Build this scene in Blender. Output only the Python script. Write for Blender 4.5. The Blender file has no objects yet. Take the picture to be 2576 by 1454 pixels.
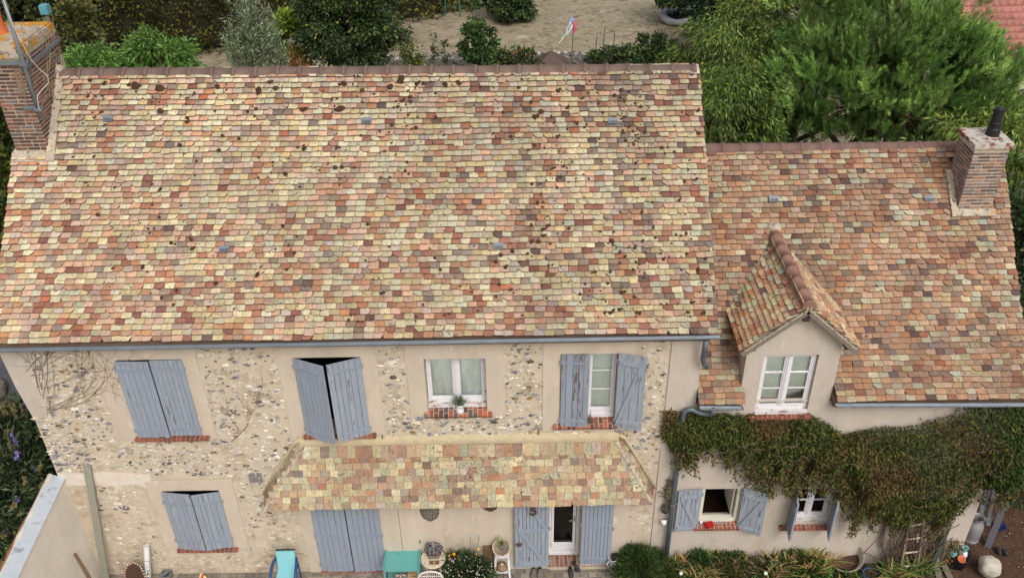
import bpy, math, random
import numpy as np
from mathutils import Vector, Matrix, Euler
random.seed(7); rng = np.random.default_rng(11)
S = bpy.context.scene; COL = S.collection
PI = math.pi
def lin(c):
    return tuple((v/255/12.92 if v/255 <= .04045 else ((v/255+.055)/1.055)**2.4) for v in c)
K = .80
def C(r, g, b, k=None):
    k = K if k is None else k
    return tuple(v*k for v in lin((r, g, b))) + (1.,)

# ---------------------------------------------------------------- camera, sky, sun, exposure
cam = bpy.data.cameras.new('camera'); cam_o = bpy.data.objects.new('camera', cam); COL.objects.link(cam_o)
cam.sensor_width = 36; cam.lens = 2293.4/2576*36; cam.clip_end = 600; cam.clip_start = .1
def cam_axes(p, yaw, roll):
    f = Vector((math.sin(yaw)*math.cos(p), math.cos(yaw)*math.cos(p), -math.sin(p)))
    r = Vector((math.cos(yaw), -math.sin(yaw), 0)); u = r.cross(f)
    c, s = math.cos(roll), math.sin(roll)
    return c*r+s*u, -s*r+c*u, f
r_, u_, f_ = cam_axes(.5937, -.0009, -.0163)
M = Matrix((r_, u_, -f_)).transposed().to_4x4(); M.translation = (0, -10.0894, 12.4669)
cam_o.matrix_world = M
S.camera = cam_o
W = bpy.data.worlds.new('World'); S.world = W; W.use_nodes = True
nt = W.node_tree; nt.nodes.clear()
sky = nt.nodes.new('ShaderNodeTexSky'); sky.sky_type = 'NISHITA'; sky.sun_disc = False
SUN_EL, SUN_AZ = math.radians(48), math.radians(24)   # azimuth: from -y towards -x is negative
sky.sun_elevation = SUN_EL; sky.sun_rotation = PI - SUN_AZ
sky.dust_density = 6; sky.air_density = 1.0; sky.ozone_density = 1.0
hs = nt.nodes.new('ShaderNodeHueSaturation'); hs.inputs['Saturation'].default_value = .30
bg = nt.nodes.new('ShaderNodeBackground'); bg.inputs['Strength'].default_value = .15
ow = nt.nodes.new('ShaderNodeOutputWorld')
nt.links.new(sky.outputs[0], hs.inputs['Color']); nt.links.new(hs.outputs[0], bg.inputs['Color']); nt.links.new(bg.outputs[0], ow.inputs['Surface'])
sl = bpy.data.lights.new('sun', 'SUN'); so = bpy.data.objects.new('sun', sl); COL.objects.link(so)
sl.energy = .7; sl.angle = math.radians(28); sl.color = (1, .97, .93)
sd = Vector((math.sin(SUN_AZ)*math.cos(SUN_EL), -math.cos(SUN_AZ)*math.cos(SUN_EL), math.sin(SUN_EL)))
so.rotation_euler = sd.to_track_quat('Z', 'Y').to_euler()
vs = S.view_settings; vs.view_transform = 'Standard'; vs.look = 'None'; vs.exposure = 0.24; vs.gamma = 1; vs.use_curve_mapping = False

# ---------------------------------------------------------------- materials
def pm(name, col=(.5, .5, .5, 1), src=None, rough=.85, var=.18, scale=6., fine=.0, bump=.0, bscale=30., spots=(), stretch=(1, 1, 1), metal=0., spec=.3, broad=0.):
    """procedural surface: base colour (plain, 'Col' attribute or object colour), broad + fine mottling, spots = (colour, scale, threshold, softness, mask scale)"""
    m = bpy.data.materials.new(name); m.use_nodes = True
    n = m.node_tree.nodes; l = m.node_tree.links; n.clear()
    out = n.new('ShaderNodeOutputMaterial'); b = n.new('ShaderNodeBsdfPrincipled'); l.new(b.outputs[0], out.inputs[0])
    b.inputs['Roughness'].default_value = rough; b.inputs['Metallic'].default_value = metal; b.inputs['Specular IOR Level'].default_value = spec
    geo = n.new('ShaderNodeNewGeometry'); mp = n.new('ShaderNodeVectorMath'); mp.operation = 'MULTIPLY'
    mp.inputs[1].default_value = stretch; l.new(geo.outputs['Position'], mp.inputs[0])
    def noise(sc, det=4, rg=.6):
        t = n.new('ShaderNodeTexNoise'); t.inputs['Scale'].default_value = sc; t.inputs['Detail'].default_value = det; t.inputs['Roughness'].default_value = rg
        l.new(mp.outputs[0], t.inputs['Vector']); return t.outputs['Fac']
    if src == 'Col':
        a = n.new('ShaderNodeAttribute'); a.attribute_name = 'Col'; c = a.outputs['Color']
    elif src == 'obj':
        a = n.new('ShaderNodeObjectInfo'); c = a.outputs['Color']
    else:
        a = n.new('ShaderNodeRGB'); a.outputs[0].default_value = col; c = a.outputs[0]
    def mul(c, fac, lo, hi):
        r = n.new('ShaderNodeMapRange'); r.inputs[1].default_value = .3; r.inputs[2].default_value = .7; r.inputs[3].default_value = lo; r.inputs[4].default_value = hi
        l.new(fac, r.inputs[0])
        v = n.new('ShaderNodeVectorMath'); v.operation = 'SCALE'; l.new(c, v.inputs[0]); l.new(r.outputs[0], v.inputs['Scale']); return v.outputs[0]
    if var: c = mul(c, noise(scale), 1-var, 1+var)
    if fine: c = mul(c, noise(scale*9, 3, .7), 1-fine, 1+fine)
    if broad: c = mul(c, noise(1.1, 6, .7), 1-broad, 1+broad*.7)
    for sp in spots:
        sc, s, th, soft, ms = sp
        r = n.new('ShaderNodeMapRange'); r.inputs[1].default_value = th; r.inputs[2].default_value = th+soft; l.new(noise(s, 3), r.inputs[0]); f = r.outputs[0]
        if ms:
            r2 = n.new('ShaderNodeMapRange'); r2.inputs[1].default_value = .45; r2.inputs[2].default_value = .62; l.new(noise(ms, 2), r2.inputs[0])
            mm = n.new('ShaderNodeMath'); mm.operation = 'MULTIPLY'; l.new(f, mm.inputs[0]); l.new(r2.outputs[0], mm.inputs[1]); f = mm.outputs[0]
        x = n.new('ShaderNodeMix'); x.data_type = 'RGBA'; l.new(f, x.inputs['Factor']); l.new(c, x.inputs['A']); x.inputs['B'].default_value = sc; c = x.outputs['Result']
    l.new(c, b.inputs['Base Color'])
    if bump:
        bp = n.new('ShaderNodeBump'); bp.inputs['Strength'].default_value = bump; bp.inputs['Distance'].default_value = .02
        l.new(noise(bscale, 5), bp.inputs['Height']); l.new(bp.outputs[0], b.inputs['Normal'])
    return m
DK = C(62, 52, 42); WH = C(232, 226, 220); OCH = C(205, 150, 50)
TSP = ((C(66, 56, 46), 34, .61, .03, 1.3), (C(214, 204, 190), 55, .66, .04, 1.7), (C(118, 108, 90), 16, .58, .1, 2.3))
M_tile = pm('tile_single', src='obj', rough=.9, var=.18, scale=20, fine=.25, bump=.6, bscale=70, spots=TSP, broad=.16)
M_tiles = pm('tile_field', src='Col', rough=.9, var=.18, scale=20, fine=.25, bump=.6, bscale=70, spots=TSP, broad=.16)
M_edge = pm('tile_edge', C(112, 88, 72, .6), var=.25, scale=30, fine=.2)  # weathered clay rim, kept dark to paint in the shadow line under each row
M_brick = pm('brick', src='obj', rough=.9, var=.15, scale=25, fine=.15, bump=.5, bscale=60, spots=((C(200, 190, 180), 40, .66, .06, 3),))
M_bricks = pm('brick_field', src='Col', rough=.9, var=.15, scale=25, fine=.15, bump=.5, bscale=60)
M_mortar = pm('mortar', C(196, 182, 158), var=.12, scale=9, fine=.1, bump=.5, bscale=40)
M_lichen = pm('lichen_mortar', C(192, 178, 158), var=.2, scale=7, fine=.18, bump=.8, bscale=30, spots=((C(110, 100, 88), 20, .56, .08, 0), (C(196, 142, 48), 9, .57, .05, 2.2)))
M_ridge = pm('ridge_tile', C(114, 94, 84), rough=.7, var=.1, scale=5, fine=.06, bump=.15, bscale=60, spots=((C(200, 190, 185), 38, .70, .02, 3),))
M_ridge2 = pm('ridge_tile_rosy', C(122, 96, 86), rough=.75, var=.1, scale=6, fine=.07, bump=.15, bscale=60, spots=((C(205, 195, 188), 30, .68, .02, 3),))
M_ridgebed = pm('ridge_bed', C(150, 136, 118), var=.25, scale=14, fine=.2, bump=1, bscale=40, spots=((C(95, 70, 52), 16, .52, .08, 0),))
M_wall = pm('flint_mortar', C(204, 189, 167), var=.09, scale=3, fine=.07, bump=.55, bscale=22, spots=((C(188, 168, 140), 4, .55, .12, 0), (C(218, 207, 190), 7, .57, .06, 0), (C(176, 158, 134), 2.2, .58, .12, 0)))
M_plaster = pm('plaster', C(205, 190, 171), stretch=(1.5, 1.5, .6), broad=.05, var=.05, scale=2.2, fine=.04, bump=.22, bscale=55, spots=((C(222, 210, 196), 5, .61, .05, 1.5), (C(190, 173, 152), 1.6, .57, .15, 0)))
M_plaster2 = pm('wing_plaster', C(198, 186, 172), stretch=(1.5, 1.5, .6), broad=.07, var=.05, scale=2, fine=.04, bump=.2, bscale=55, spots=((C(216, 204, 190), 4, .62, .06, 1.5), (C(176, 160, 144), 2.4, .58, .1, .7), (C(186, 168, 150), 1.4, .57, .15, 0)))
M_patch = pm('pale_patch', C(222, 210, 194), var=.08, scale=5, fine=.05, bump=.4, bscale=30)
M_flint = pm('flint', src='obj', rough=.55, var=.35, scale=38, fine=.2, bump=.5, bscale=50, spots=((C(225, 218, 205), 30, .6, .05, 0),), spec=.4)
M_flints = pm('flint_field', src='Col', rough=.6, var=.35, scale=38, fine=.2, bump=.5, bscale=50, spots=((C(225, 218, 205), 30, .6, .05, 0),), spec=.4)
M_zinc = pm('zinc', C(130, 138, 146), rough=.45, var=.12, scale=5, fine=.05, metal=.35, spec=.5)
M_pipe = pm('pipe', C(96, 106, 114), rough=.5, var=.1, scale=6, metal=.3, spec=.5)
M_shut = pm('shutter_paint', C(150, 158, 171), rough=.7, var=.06, scale=3, fine=.08, bump=.2, bscale=30, stretch=(8, 8, 1.2), spots=((C(116, 120, 126), 3, .65, .06, 0), (C(164, 170, 178), 5, .64, .05, 0)), broad=.07)
M_shutw = pm('shutter_worn', C(155, 163, 173), rough=.75, var=.12, scale=3, fine=.12, bump=.3, bscale=30, stretch=(9, 9, .9), spots=((C(88, 84, 84), 5, .585, .02, 1.2), (C(185, 188, 192), 7, .66, .04, 0)))
M_shutp = pm('shutter_peeling', C(148, 155, 164), rough=.75, var=.12, scale=3, fine=.12, bump=.4, bscale=30, stretch=(8, 8, .9), spots=((C(84, 72, 66), 6, .53, .02, .9),))
M_iron = pm('painted_iron', C(144, 152, 166), rough=.6, var=.08)
M_rust = pm('rust', C(98, 74, 60), rough=.85, var=.25, scale=30, fine=.2)
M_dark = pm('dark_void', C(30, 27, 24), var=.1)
M_white = pm('white_paint', C(226, 224, 226), rough=.55, var=.05, scale=10, spots=((C(176, 160, 146), 7, .62, .04, 1.6),), stretch=(1, 1, 3))
M_whitew = pm('white_paint_worn', C(218, 214, 212), rough=.65, var=.08, scale=10, spots=((C(150, 128, 112), 14, .54, .05, 0),), stretch=(.6, 1, 3))
M_cream = pm('cream_frame', C(226, 220, 202), rough=.4, var=.03)
M_curt = pm('curtain', C(246, 250, 248, 1.0), rough=.9, var=.14, scale=5, stretch=(2.2, 2.2, .5))  # upright noise stripes paint the light and dark of folds into the cloth
M_curt2 = pm('green_curtain', C(236, 246, 238, 1.0), rough=.9, var=.06, scale=7)
def glass(name, tint=(.95, .97, .96, 1), alpha=.1, rough=.03):
    m = bpy.data.materials.new(name); m.use_nodes = True; n = m.node_tree.nodes; l = m.node_tree.links; n.clear()
    out = n.new('ShaderNodeOutputMaterial'); mx = n.new('ShaderNodeMixShader'); t = n.new('ShaderNodeBsdfTransparent'); g = n.new('ShaderNodeBsdfGlossy')
    t.inputs[0].default_value = tint; g.inputs['Roughness'].default_value = rough
    fr = n.new('ShaderNodeFresnel'); fr.inputs[0].default_value = 1.45
    ad = n.new('ShaderNodeMath'); ad.operation = 'ADD'; ad.inputs[1].default_value = alpha*.2; l.new(fr.outputs[0], ad.inputs[0])
    l.new(ad.outputs[0], mx.inputs[0]); l.new(t.outputs[0], mx.inputs[1]); l.new(g.outputs[0], mx.inputs[2]); l.new(mx.outputs[0], out.inputs[0]); return m
M_glass = glass('glass')
def leafmat(name, rough=.55, spec=.3, trans=.0):
    m = pm(name, src='Col', rough=rough, var=.0, spec=spec); return m
M_capl = pm('lichened_cap', C(188, 172, 152), var=.2, scale=7, fine=.2, bump=.8, bscale=30, spots=((C(112, 104, 94), 16, .57, .06, 0), (C(200, 140, 40), 3.2, .47, .08, 0), (C(224, 212, 196), 8, .64, .04, 0)))
M_leaf = leafmat('leaf'); M_matte = leafmat('leaf_matte', .85, .15)
M_bark = pm('bark', C(112, 100, 88), var=.25, scale=9, fine=.2, bump=.8, bscale=25, stretch=(2, 2, .5))
M_wood = pm('weathered_wood', C(128, 118, 106), var=.18, scale=5, fine=.15, bump=.4, bscale=20, stretch=(6, 6, 1))
M_brown = pm('brown_wood', C(118, 92, 70), var=.18, scale=6, fine=.15, bump=.3, bscale=25)
M_moss = pm('moss', C(84, 60, 44), rough=1, var=.35, scale=40, fine=.3, bump=1, bscale=90)

# ---------------------------------------------------------------- object helpers
WL = {}
def wl(o): return WL[o.name] if o is not None else Vector()
def props(o, label=None, cat=None, kind=None, group=None):
    if label: o['label'] = label
    if cat: o['category'] = cat
    if kind: o['kind'] = kind
    if group: o['group'] = group
    return o
def E(name, loc, label=None, cat=None, group=None, parent=None):
    o = bpy.data.objects.new(name, None); COL.objects.link(o); o.empty_display_size = .1
    o.location = Vector(loc)-wl(parent); o.parent = parent; WL[o.name] = Vector(loc)
    return props(o, label, cat, None, group)
class MB:
    def __init__(s): s.v = []; s.f = []; s.c = []; s.m = []; s.cur = None; s.mi = 0
    def add(s, vs, fs, col=None):
        k = len(s.v); s.v += [tuple(p) for p in vs]
        for f in fs: s.f.append([i+k for i in f]); s.c.append(col or s.cur); s.m.append(s.mi)
        return s
    def box(s, x0, x1, y0, y1, z0, z1, T=None, col=None):
        vs = [Vector((x, y, z)) for z in (z0, z1) for y in (y0, y1) for x in (x0, x1)]
        if T is not None: vs = [T @ v for v in vs]
        return s.add(vs, [(0, 2, 3, 1), (4, 5, 7, 6), (0, 1, 5, 4), (2, 6, 7, 3), (0, 4, 6, 2), (1, 3, 7, 5)], col)
    def bar(s, a, b, w, d, up=(0, 0, 1), col=None):
        a, b = Vector(a), Vector(b); t = (b-a).normalized(); u = Vector(up)
        n = t.cross(u)
        if n.length < 1e-3: n = t.cross(Vector((0, 1, 0)))
        n.normalize(); u = n.cross(t).normalized()
        T = Matrix((n, t, u)).transposed().to_4x4(); T.translation = a
        return s.box(-w/2, w/2, 0, (b-a).length, -d/2, d/2, T, col)
    def tube(s, pts, r, n=8, cap=True, col=None):
        pts = [Vector(p) for p in pts]; rs = r if isinstance(r, (list, tuple)) else [r]*len(pts); vs = []
        prev = None
        for i, p in enumerate(pts):
            t = (pts[min(i+1, len(pts)-1)]-pts[max(i-1, 0)]).normalized()
            a = prev if prev is not None else (Vector((0, 0, 1)) if abs(t.z) < .9 else Vector((1, 0, 0)))
            u = (a-t*a.dot(t)).normalized(); w = t.cross(u); prev = u
            vs += [p+rs[i]*(math.cos(2*PI*k/n)*u+math.sin(2*PI*k/n)*w) for k in range(n)]
        fs = [(i*n+k, i*n+(k+1) % n, (i+1)*n+(k+1) % n, (i+1)*n+k) for i in range(len(pts)-1) for k in range(n)]
        if cap: fs += [tuple(range(n))[::-1], tuple((len(pts)-1)*n+k for k in range(n))]
        return s.add(vs, fs, col)
    def lathe(s, prof, T=None, n=20, col=None, a0=0, a1=2*PI):
        full = abs(a1-a0-2*PI) < 1e-6; nn = n if full else n+1
        vs = [Vector((r*math.cos(a0+(a1-a0)*k/n), r*math.sin(a0+(a1-a0)*k/n), z)) for r, z in prof for k in range(nn)]
        if T is not None: vs = [(T if isinstance(T, Matrix) else Matrix.Translation(T)) @ v for v in vs]
        fs = [(i*nn+k, i*nn+(k+1) % nn, (i+1)*nn+(k+1) % nn, (i+1)*nn+k) for i in range(len(prof)-1) for k in range(n)]
        return s.add(vs, fs, col)
    def ball(s, c, r, n=10, m=6, T=None, jit=0, col=None):
        c = Vector(c); r = r if isinstance(r, (tuple, list)) else (r, r, r); vs = []
        for i in range(m+1):
            th = PI*i/m
            for k in range(n):
                j = 1+random.uniform(-jit, jit); p = Vector((r[0]*math.sin(th)*math.cos(2*PI*k/n)*j, r[1]*math.sin(th)*math.sin(2*PI*k/n)*j, -r[2]*math.cos(th)*j))
                if T is not None: p = T @ p
                vs.append(c+p)
        fs = [(i*n+k, i*n+(k+1) % n, (i+1)*n+(k+1) % n, (i+1)*n+k) for i in range(m) for k in range(n)]
        return s.add(vs, fs, col)
def O(name, mb, mat, parent=None, label=None, cat=None, kind=None, group=None, smooth=False, color=None):
    vs = np.array([tuple(v) for v in mb.v], float)
    c = (vs.min(0)+vs.max(0))/2; 
    if parent is None: c[2] = vs[:, 2].min()
    me = bpy.data.meshes.new(name); me.from_pydata((vs-c).tolist(), [], mb.f)
    mats = mat if isinstance(mat, (list, tuple)) else [mat]
    for m in mats: me.materials.append(m)
    if len(mats) > 1:
        me.polygons.foreach_set('material_index', mb.m)
    if any(k is not None for k in mb.c):
        ca = me.color_attributes.new('Col', 'FLOAT_COLOR', 'CORNER'); arr = []
        for p, k in zip(mb.f, mb.c): arr += list(k or (.5, .5, .5, 1))*len(p)
        ca.data.foreach_set('color', arr)
    if smooth: me.polygons.foreach_set('use_smooth', [True]*len(me.polygons))
    me.validate(); me.update()
    return link(name, me, c, parent, label, cat, kind, group, color)
def link(name, me, c, parent=None, label=None, cat=None, kind=None, group=None, color=None, rot=None):
    o = bpy.data.objects.new(name, me); COL.objects.link(o); c = Vector(c)
    o.location = c-wl(parent); o.parent = parent; WL[o.name] = c
    if rot is not None: o.rotation_euler = rot
    if color: o.color = color
    return props(o, label, cat, kind, group)
def npmesh(name, V, F, Cv, mat, mi=None):
    """V (n,3), F (m,k) index array, Cv (n,4) per-vertex colour"""
    me = bpy.data.meshes.new(name); k = F.shape[1]
    me.vertices.add(len(V)); me.vertices.foreach_set('co', np.ascontiguousarray(V, dtype=np.float32).ravel())
    me.loops.add(F.size); me.loops.foreach_set('vertex_index', np.ascontiguousarray(F, dtype=np.int32).ravel())
    me.polygons.add(len(F)); me.polygons.foreach_set('loop_start', np.arange(0, F.size, k, dtype=np.int32))
    if Cv is not None:
        ca = me.color_attributes.new('Col', 'FLOAT_COLOR', 'POINT'); ca.data.foreach_set('color', np.ascontiguousarray(Cv, dtype=np.float32).ravel())
    for m in (mat if isinstance(mat, (list, tuple)) else [mat]): me.materials.append(m)
    if mi is not None: me.polygons.foreach_set('material_index', np.asarray(mi, dtype=np.int32))
    me.update(calc_edges=True); return me
def NO(name, V, F, Cv, mat, parent=None, mi=None, **kw):
    c = (V.min(0)+V.max(0))/2
    if parent is None: c[2] = V[:, 2].min()
    return link(name, npmesh(name, V-c, F, Cv, mat, mi), c, parent, **kw)

# ---------------------------------------------------------------- foliage helpers
def unit(a): return a/np.maximum(np.linalg.norm(a, axis=1, keepdims=True), 1e-9)
def leaf_arrays(P, D, L, Wd, cols, fold=.25):
    n = len(P); L = np.broadcast_to(L, n)[:, None]; Wd = np.broadcast_to(Wd, n)[:, None]
    D = unit(D); R = rng.normal(size=(n, 3)); S_ = unit(np.cross(D, R)); N = np.cross(S_, D)
    a = P; t = P+D*L; m = P+D*L*.45
    V = np.stack([a, m+S_*Wd/2-N*Wd*fold, t, m-S_*Wd/2-N*Wd*fold], 1).reshape(-1, 3)
    F = np.arange(4*n).reshape(n, 4); return V, F, np.repeat(cols, 4, 0)
def pal(n, cols, jit=.18, wts=None):
    a = np.array([c[:3] for c in cols]); i = rng.choice(len(a), n, p=wts)
    c = a[i]*(1+rng.normal(0, jit, (n, 1))); c = np.clip(c, .002, 1); return np.concatenate([c, np.ones((n, 1))], 1)
def ball_pts(n, shell=.55):
    d = unit(rng.normal(size=(n, 3))); r = shell+(1-shell)*rng.random((n, 1)); return d*r, d
def crown(center, rad, nclump, per, L, Wd, cols, droop=.3, clump=.3, out=.8, jit=.2, flat=1., shell=.5, wts=None):
    cp, cd = ball_pts(nclump, shell); center = np.array(center, float); rad = np.array(rad, float)
    cc = center+cp*rad; P = []; D = []; Cc = []
    for i in range(nclump):
        q, d = ball_pts(per, .2); s = clump*(.6+.8*rng.random())
        P.append(cc[i]+q*s*np.array([1, 1, .8*flat])); D.append(d*.6+cd[i]*out+np.array([0, 0, -droop])+rng.normal(0, .35, (per, 3)))
        Cc.append(pal(per, cols, .22, wts)*np.array([*[1+rng.normal(0, jit)]*3, 1]))
    P = np.concatenate(P); D = np.concatenate(D); Cc = np.clip(np.concatenate(Cc), .002, 1)
    n = len(P); return leaf_arrays(P, D, L*(.7+.6*rng.random(n)), Wd*(.7+.6*rng.random(n)), Cc)
def join(arrs):
    V = []; F = []; Cc = []; k = 0
    for v, f, c in arrs: V.append(v); F.append(f+k); Cc.append(c); k += len(v)
    return np.concatenate(V), np.concatenate(F), np.concatenate(Cc)
def limbs(base, top, spread, n, r0, z0=.35):
    mb = MB(); base = Vector(base); top = Vector(top)
    mid = base.lerp(top, .5)+Vector((random.uniform(-.1, .1), random.uniform(-.1, .1), 0))
    mb.tube([base, mid, top], [r0, r0*.7, r0*.25], 8)
    for i in range(n):
        t = z0+(1-z0)*random.random()*.8; a = base.lerp(top, t); ang = random.uniform(0, 2*PI)
        e = a+Vector((math.cos(ang)*spread[0], math.sin(ang)*spread[1], spread[2]*random.uniform(.2, .8)))*random.uniform(.5, .95)
        mb.tube([a, a.lerp(e, .5)+Vector((0, 0, .08)), e], [r0*.4, r0*.25, r0*.08], 5)
    return mb
def tree(name, label, cat, base, center, rad, nclump, per, L, Wd, cols, r0=.1, mat=None, group=None, nl=9, **kw):
    t = E(name, base, label, cat, group)
    O('trunk', limbs(base, (center[0], center[1], center[2]+rad[2]*.5), [q*.9 for q in rad], nl, r0), M_bark, t, smooth=True)
    arr = crown(center, rad, nclump, per, L, Wd, cols, **kw)
    NO('crown', *arr, mat or M_leaf, t, kind='stuff'); return t

# ---------------------------------------------------------------- ground and setting sheets
M_lawn = pm('dry_lawn', C(158, 145, 123), var=.16, scale=.7, fine=.2, bump=.6, bscale=12, spots=((C(128, 118, 84), 1.6, .53, .14, 0), (C(98, 104, 62), 4, .56, .07, .3), (C(190, 176, 150), .8, .58, .12, 0), (C(122, 104, 78), 2.2, .57, .1, 0), (C(84, 92, 54), 6, .62, .05, .2)))
M_soil = pm('soil', C(86, 62, 48), var=.3, scale=6, fine=.3, bump=1, bscale=30, spots=((C(168, 140, 112), 38, .66, .02, 2),))
M_asph = pm('asphalt', C(96, 96, 100), var=.15, scale=3, fine=.25, bump=.5, bscale=60)
M_pbed = pm('patio_bed', C(140, 128, 112), var=.2, scale=10, fine=.2, bump=.6, bscale=40)
def sheet(name, pts, z, mat, th=.05):
    mb = MB(); n = len(pts); mb.add([(x, y, z) for x, y in pts]+[(x, y, z-th) for x, y in pts], [tuple(range(n)), tuple(range(n, 2*n))[::-1]]+[(i, i+n, (i+1) % n+n, (i+1) % n) for i in range(n)])
    return O(name, mb, mat, kind='structure')
sheet('ground', [(-220, -120), (220, -120), (220, 320), (-220, 320)], -.05, M_lawn)
patio = sheet('patio', [(-7.0, -4), (2.3, -4), (2.3, .0), (-7.0, .0)], -.03, M_pbed)
sheet('soil_bed', [(2.304, -4), (14, -4), (14, 6), (7.3, 6), (7.3, .1), (2.304, .1)], -.02, M_soil)
sheet('road', [(-16, -6), (-9.3, -6), (-9.3, 12), (-16, 12)], -.02, M_asph)
# rows of paving stones along the foot of the wall (only the visible strip)
M_pave = pm('paving', src='obj', rough=.9, var=.15, scale=14, fine=.15, bump=.5, bscale=45)
pv = []
for k in range(3):
    mb = MB(); j = [random.uniform(-.004, .004) for _ in range(8)]; w, d = .0655, .046
    top = [(-w+j[0], -d+j[1], .03), (w+j[2], -d+j[3], .03), (w+j[4], d+j[5], .03), (-w+j[6], d+j[7], .03)]
    bt = [(x*1.06, y*1.06, .0) for x, y, z in top]; lo = [(x*1.06, y*1.06, .02) for x, y, z in top]
    mb.add(top+lo+bt, [(0, 1, 2, 3)]+[(a+i, a+4+i, a+4+(i+1) % 4, a+(i+1) % 4) for a in (0, 4) for i in range(4)])
    me = bpy.data.meshes.new('paving_stone'); me.from_pydata(mb.v, [], mb.f); me.materials.append(M_pave); pv.append(me)
npv = 0
for r in range(4):
    x = -6.9+(r % 2)*.07
    while x < 2.2:
        y = -.055-r*.1
        if not (.5 < x < 1.62 and r == 0) and npv < 300:
            g = random.uniform(.82, 1.1); b = random.choice([(150, 140, 126), (160, 148, 132), (140, 130, 120), (152, 138, 118)])
            link('paving_stone', random.choice(pv), (x, y, -.03+random.uniform(0, .004)), patio, color=C(*[v*g for v in b]), rot=(random.uniform(-.02, .02), random.uniform(-.02, .02), random.uniform(-.03, .03))); npv += 1
        x += .142

# ---------------------------------------------------------------- generic house builders
T42 = math.tan(math.radians(42)); CO, SI = math.cos(math.radians(42)), math.sin(math.radians(42))
ZM, ZW, YE = 4.974, 3.738, -.16           # tile planes: z at the eave line y = YE
def zmain(y): return ZM+(y-YE)*T42
def zwing(y): return ZW+(y-YE)*T42
def tile_variants(w, L, t, n=10):
    out = []
    for k in range(n):
        c = [random.choice([.003, .005, .008, .012, .02])*random.uniform(.6, 1.3) for _ in range(4)]
        if k == 0: c = [.05, .05, .008, .01]
        if k == 1: c = [.008, .01, .035, .06]
        pt = [(-w/2, L), (-w/2, c[0]), (-w/2+c[1], random.uniform(-.003, .003)), (w/2-c[2], random.uniform(-.003, .003)), (w/2, c[3]), (w/2, L)]
        e = .0035; m = len(pt)
        tp = [(x*(1-2*e/w), y+(e if i in (2, 3) else 0), t) for i, (x, y) in enumerate(pt)]
        md = [(x, y, t-.002) for x, y in pt]; bt = [(x, y, 0) for x, y in pt]
        V = tp+md+bt
        Fq = [(a+i, a+m+i, a+m+i+1, a+i+1) for a in (0, m) for i in range(m-1)]
        Fq += [(0, 1, 4, 5), (1, 2, 3, 4)]
        out.append((np.array(V), Fq))
    return out
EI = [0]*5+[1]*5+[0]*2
def tile_field(parent, O0, ux, us, L, gauge, width, ulim, colf, n_ind=300, skip=None, tlen=.2, t=.014, warp=None, lift=.068, first=0., name='roof_tile', sag=.008):
    ux, us = Vector(ux).normalized(), Vector(us).normalized(); nn = ux.cross(us); O0 = Vector(O0)
    var = tile_variants(width, tlen, t); meshes = {}
    tl = math.atan2(lift, tlen); rows = int(L/gauge)+1; ni = 0; bulk = []
    ph = [random.uniform(0, 6) for _ in range(4)]
    for i in range(rows):
        s = i*gauge+first
        if s > L: break
        u0, u1 = ulim(s)
        u = u0-random.uniform(.1, .9)*width if i % 2 else u0-random.uniform(.0, .5)*width
        while u < u1-.02:
            w = width*random.uniform(.92, 1.07); a, b = max(u, u0+random.uniform(-.008, .008)), min(u+w, u1+random.uniform(-.008, .008)); u += w
            if b-a < .035: continue
            uc = (a+b)/2
            ds = .007*math.sin(uc*1.1+ph[0]+i*.35)+.004*math.sin(uc*3.7+ph[1]+i)+random.gauss(0, .0032)
            if random.random() < .012: ds -= random.uniform(.01, .03)
            ln = sag*math.sin(uc*.8+ph[2])*math.sin(s*1.7+ph[3])+random.gauss(0, .0015)
            P = O0+ux*uc+us*(s+ds)+nn*(lift+ln)
            if warp: P = warp(P, s)
            if skip and skip(P): continue
            sx = (b-a)*random.uniform(.968, .988)/width
            rot = random.gauss(0, .013); y_ = us*math.cos(tl+random.gauss(0, .012))-nn*math.sin(tl); x_ = ux+y_*rot; x_.normalize(); x_ = (x_+nn*random.gauss(0, .012)).normalized()
            z_ = x_.cross(y_).normalized(); y_ = z_.cross(x_)
            Mx = Matrix((x_*sx, y_, z_)).transposed()
            k = random.choice([2, 3, 4, 5, 6, 7, 8, 9, 2, 3, 4, 5, 6, 7, 8, 9, 0, 1]); c = colf(P)
            if ni < n_ind:
                if k not in meshes:
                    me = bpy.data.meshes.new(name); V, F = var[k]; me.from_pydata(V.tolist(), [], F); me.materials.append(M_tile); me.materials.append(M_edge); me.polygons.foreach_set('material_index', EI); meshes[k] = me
                o = bpy.data.objects.new(name, meshes[k]); COL.objects.link(o); o.parent = parent
                m4 = Matrix((x_, y_, z_)).transposed().to_4x4()
                o.location = P-wl(parent); o.rotation_euler = m4.to_euler(); o.scale = (sx, 1, 1); o.color = c; ni += 1
            else: bulk.append((k, Mx, P, c))
    if bulk:
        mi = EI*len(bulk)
        Vs = []; Fs = []; Cs = []; n = 0
        for k, Mx, P, c in bulk:
            V, F = var[k]; Vs.append(V @ np.array(Mx).T+np.array(P)); Fs.append(np.array(F)+n); Cs.append(np.repeat([c], len(V), 0)); n += len(V)
        V = np.concatenate(Vs); F = np.concatenate(Fs); Cc = np.concatenate(Cs)
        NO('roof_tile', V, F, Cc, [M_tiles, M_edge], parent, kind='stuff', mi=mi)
def pick(cols, w, mean=(200, 172, 136), m=1., ds=.80):
    c = random.choices(cols, w)[0]; sc = .9 if mean[2] < 118 else 1; j = random.gauss(1, .05); h = random.gauss(0, 4); g = .3*c[0]+.55*c[1]+.15*c[2]; c = [m*(g+(v-g)*ds)*.82+q*.18 for v, q in zip(c, mean)]
    return C(min(250, c[0]*j+h), min(250, c[1]*j), min(250, c[2]*j-h), .66*sc)
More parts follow.
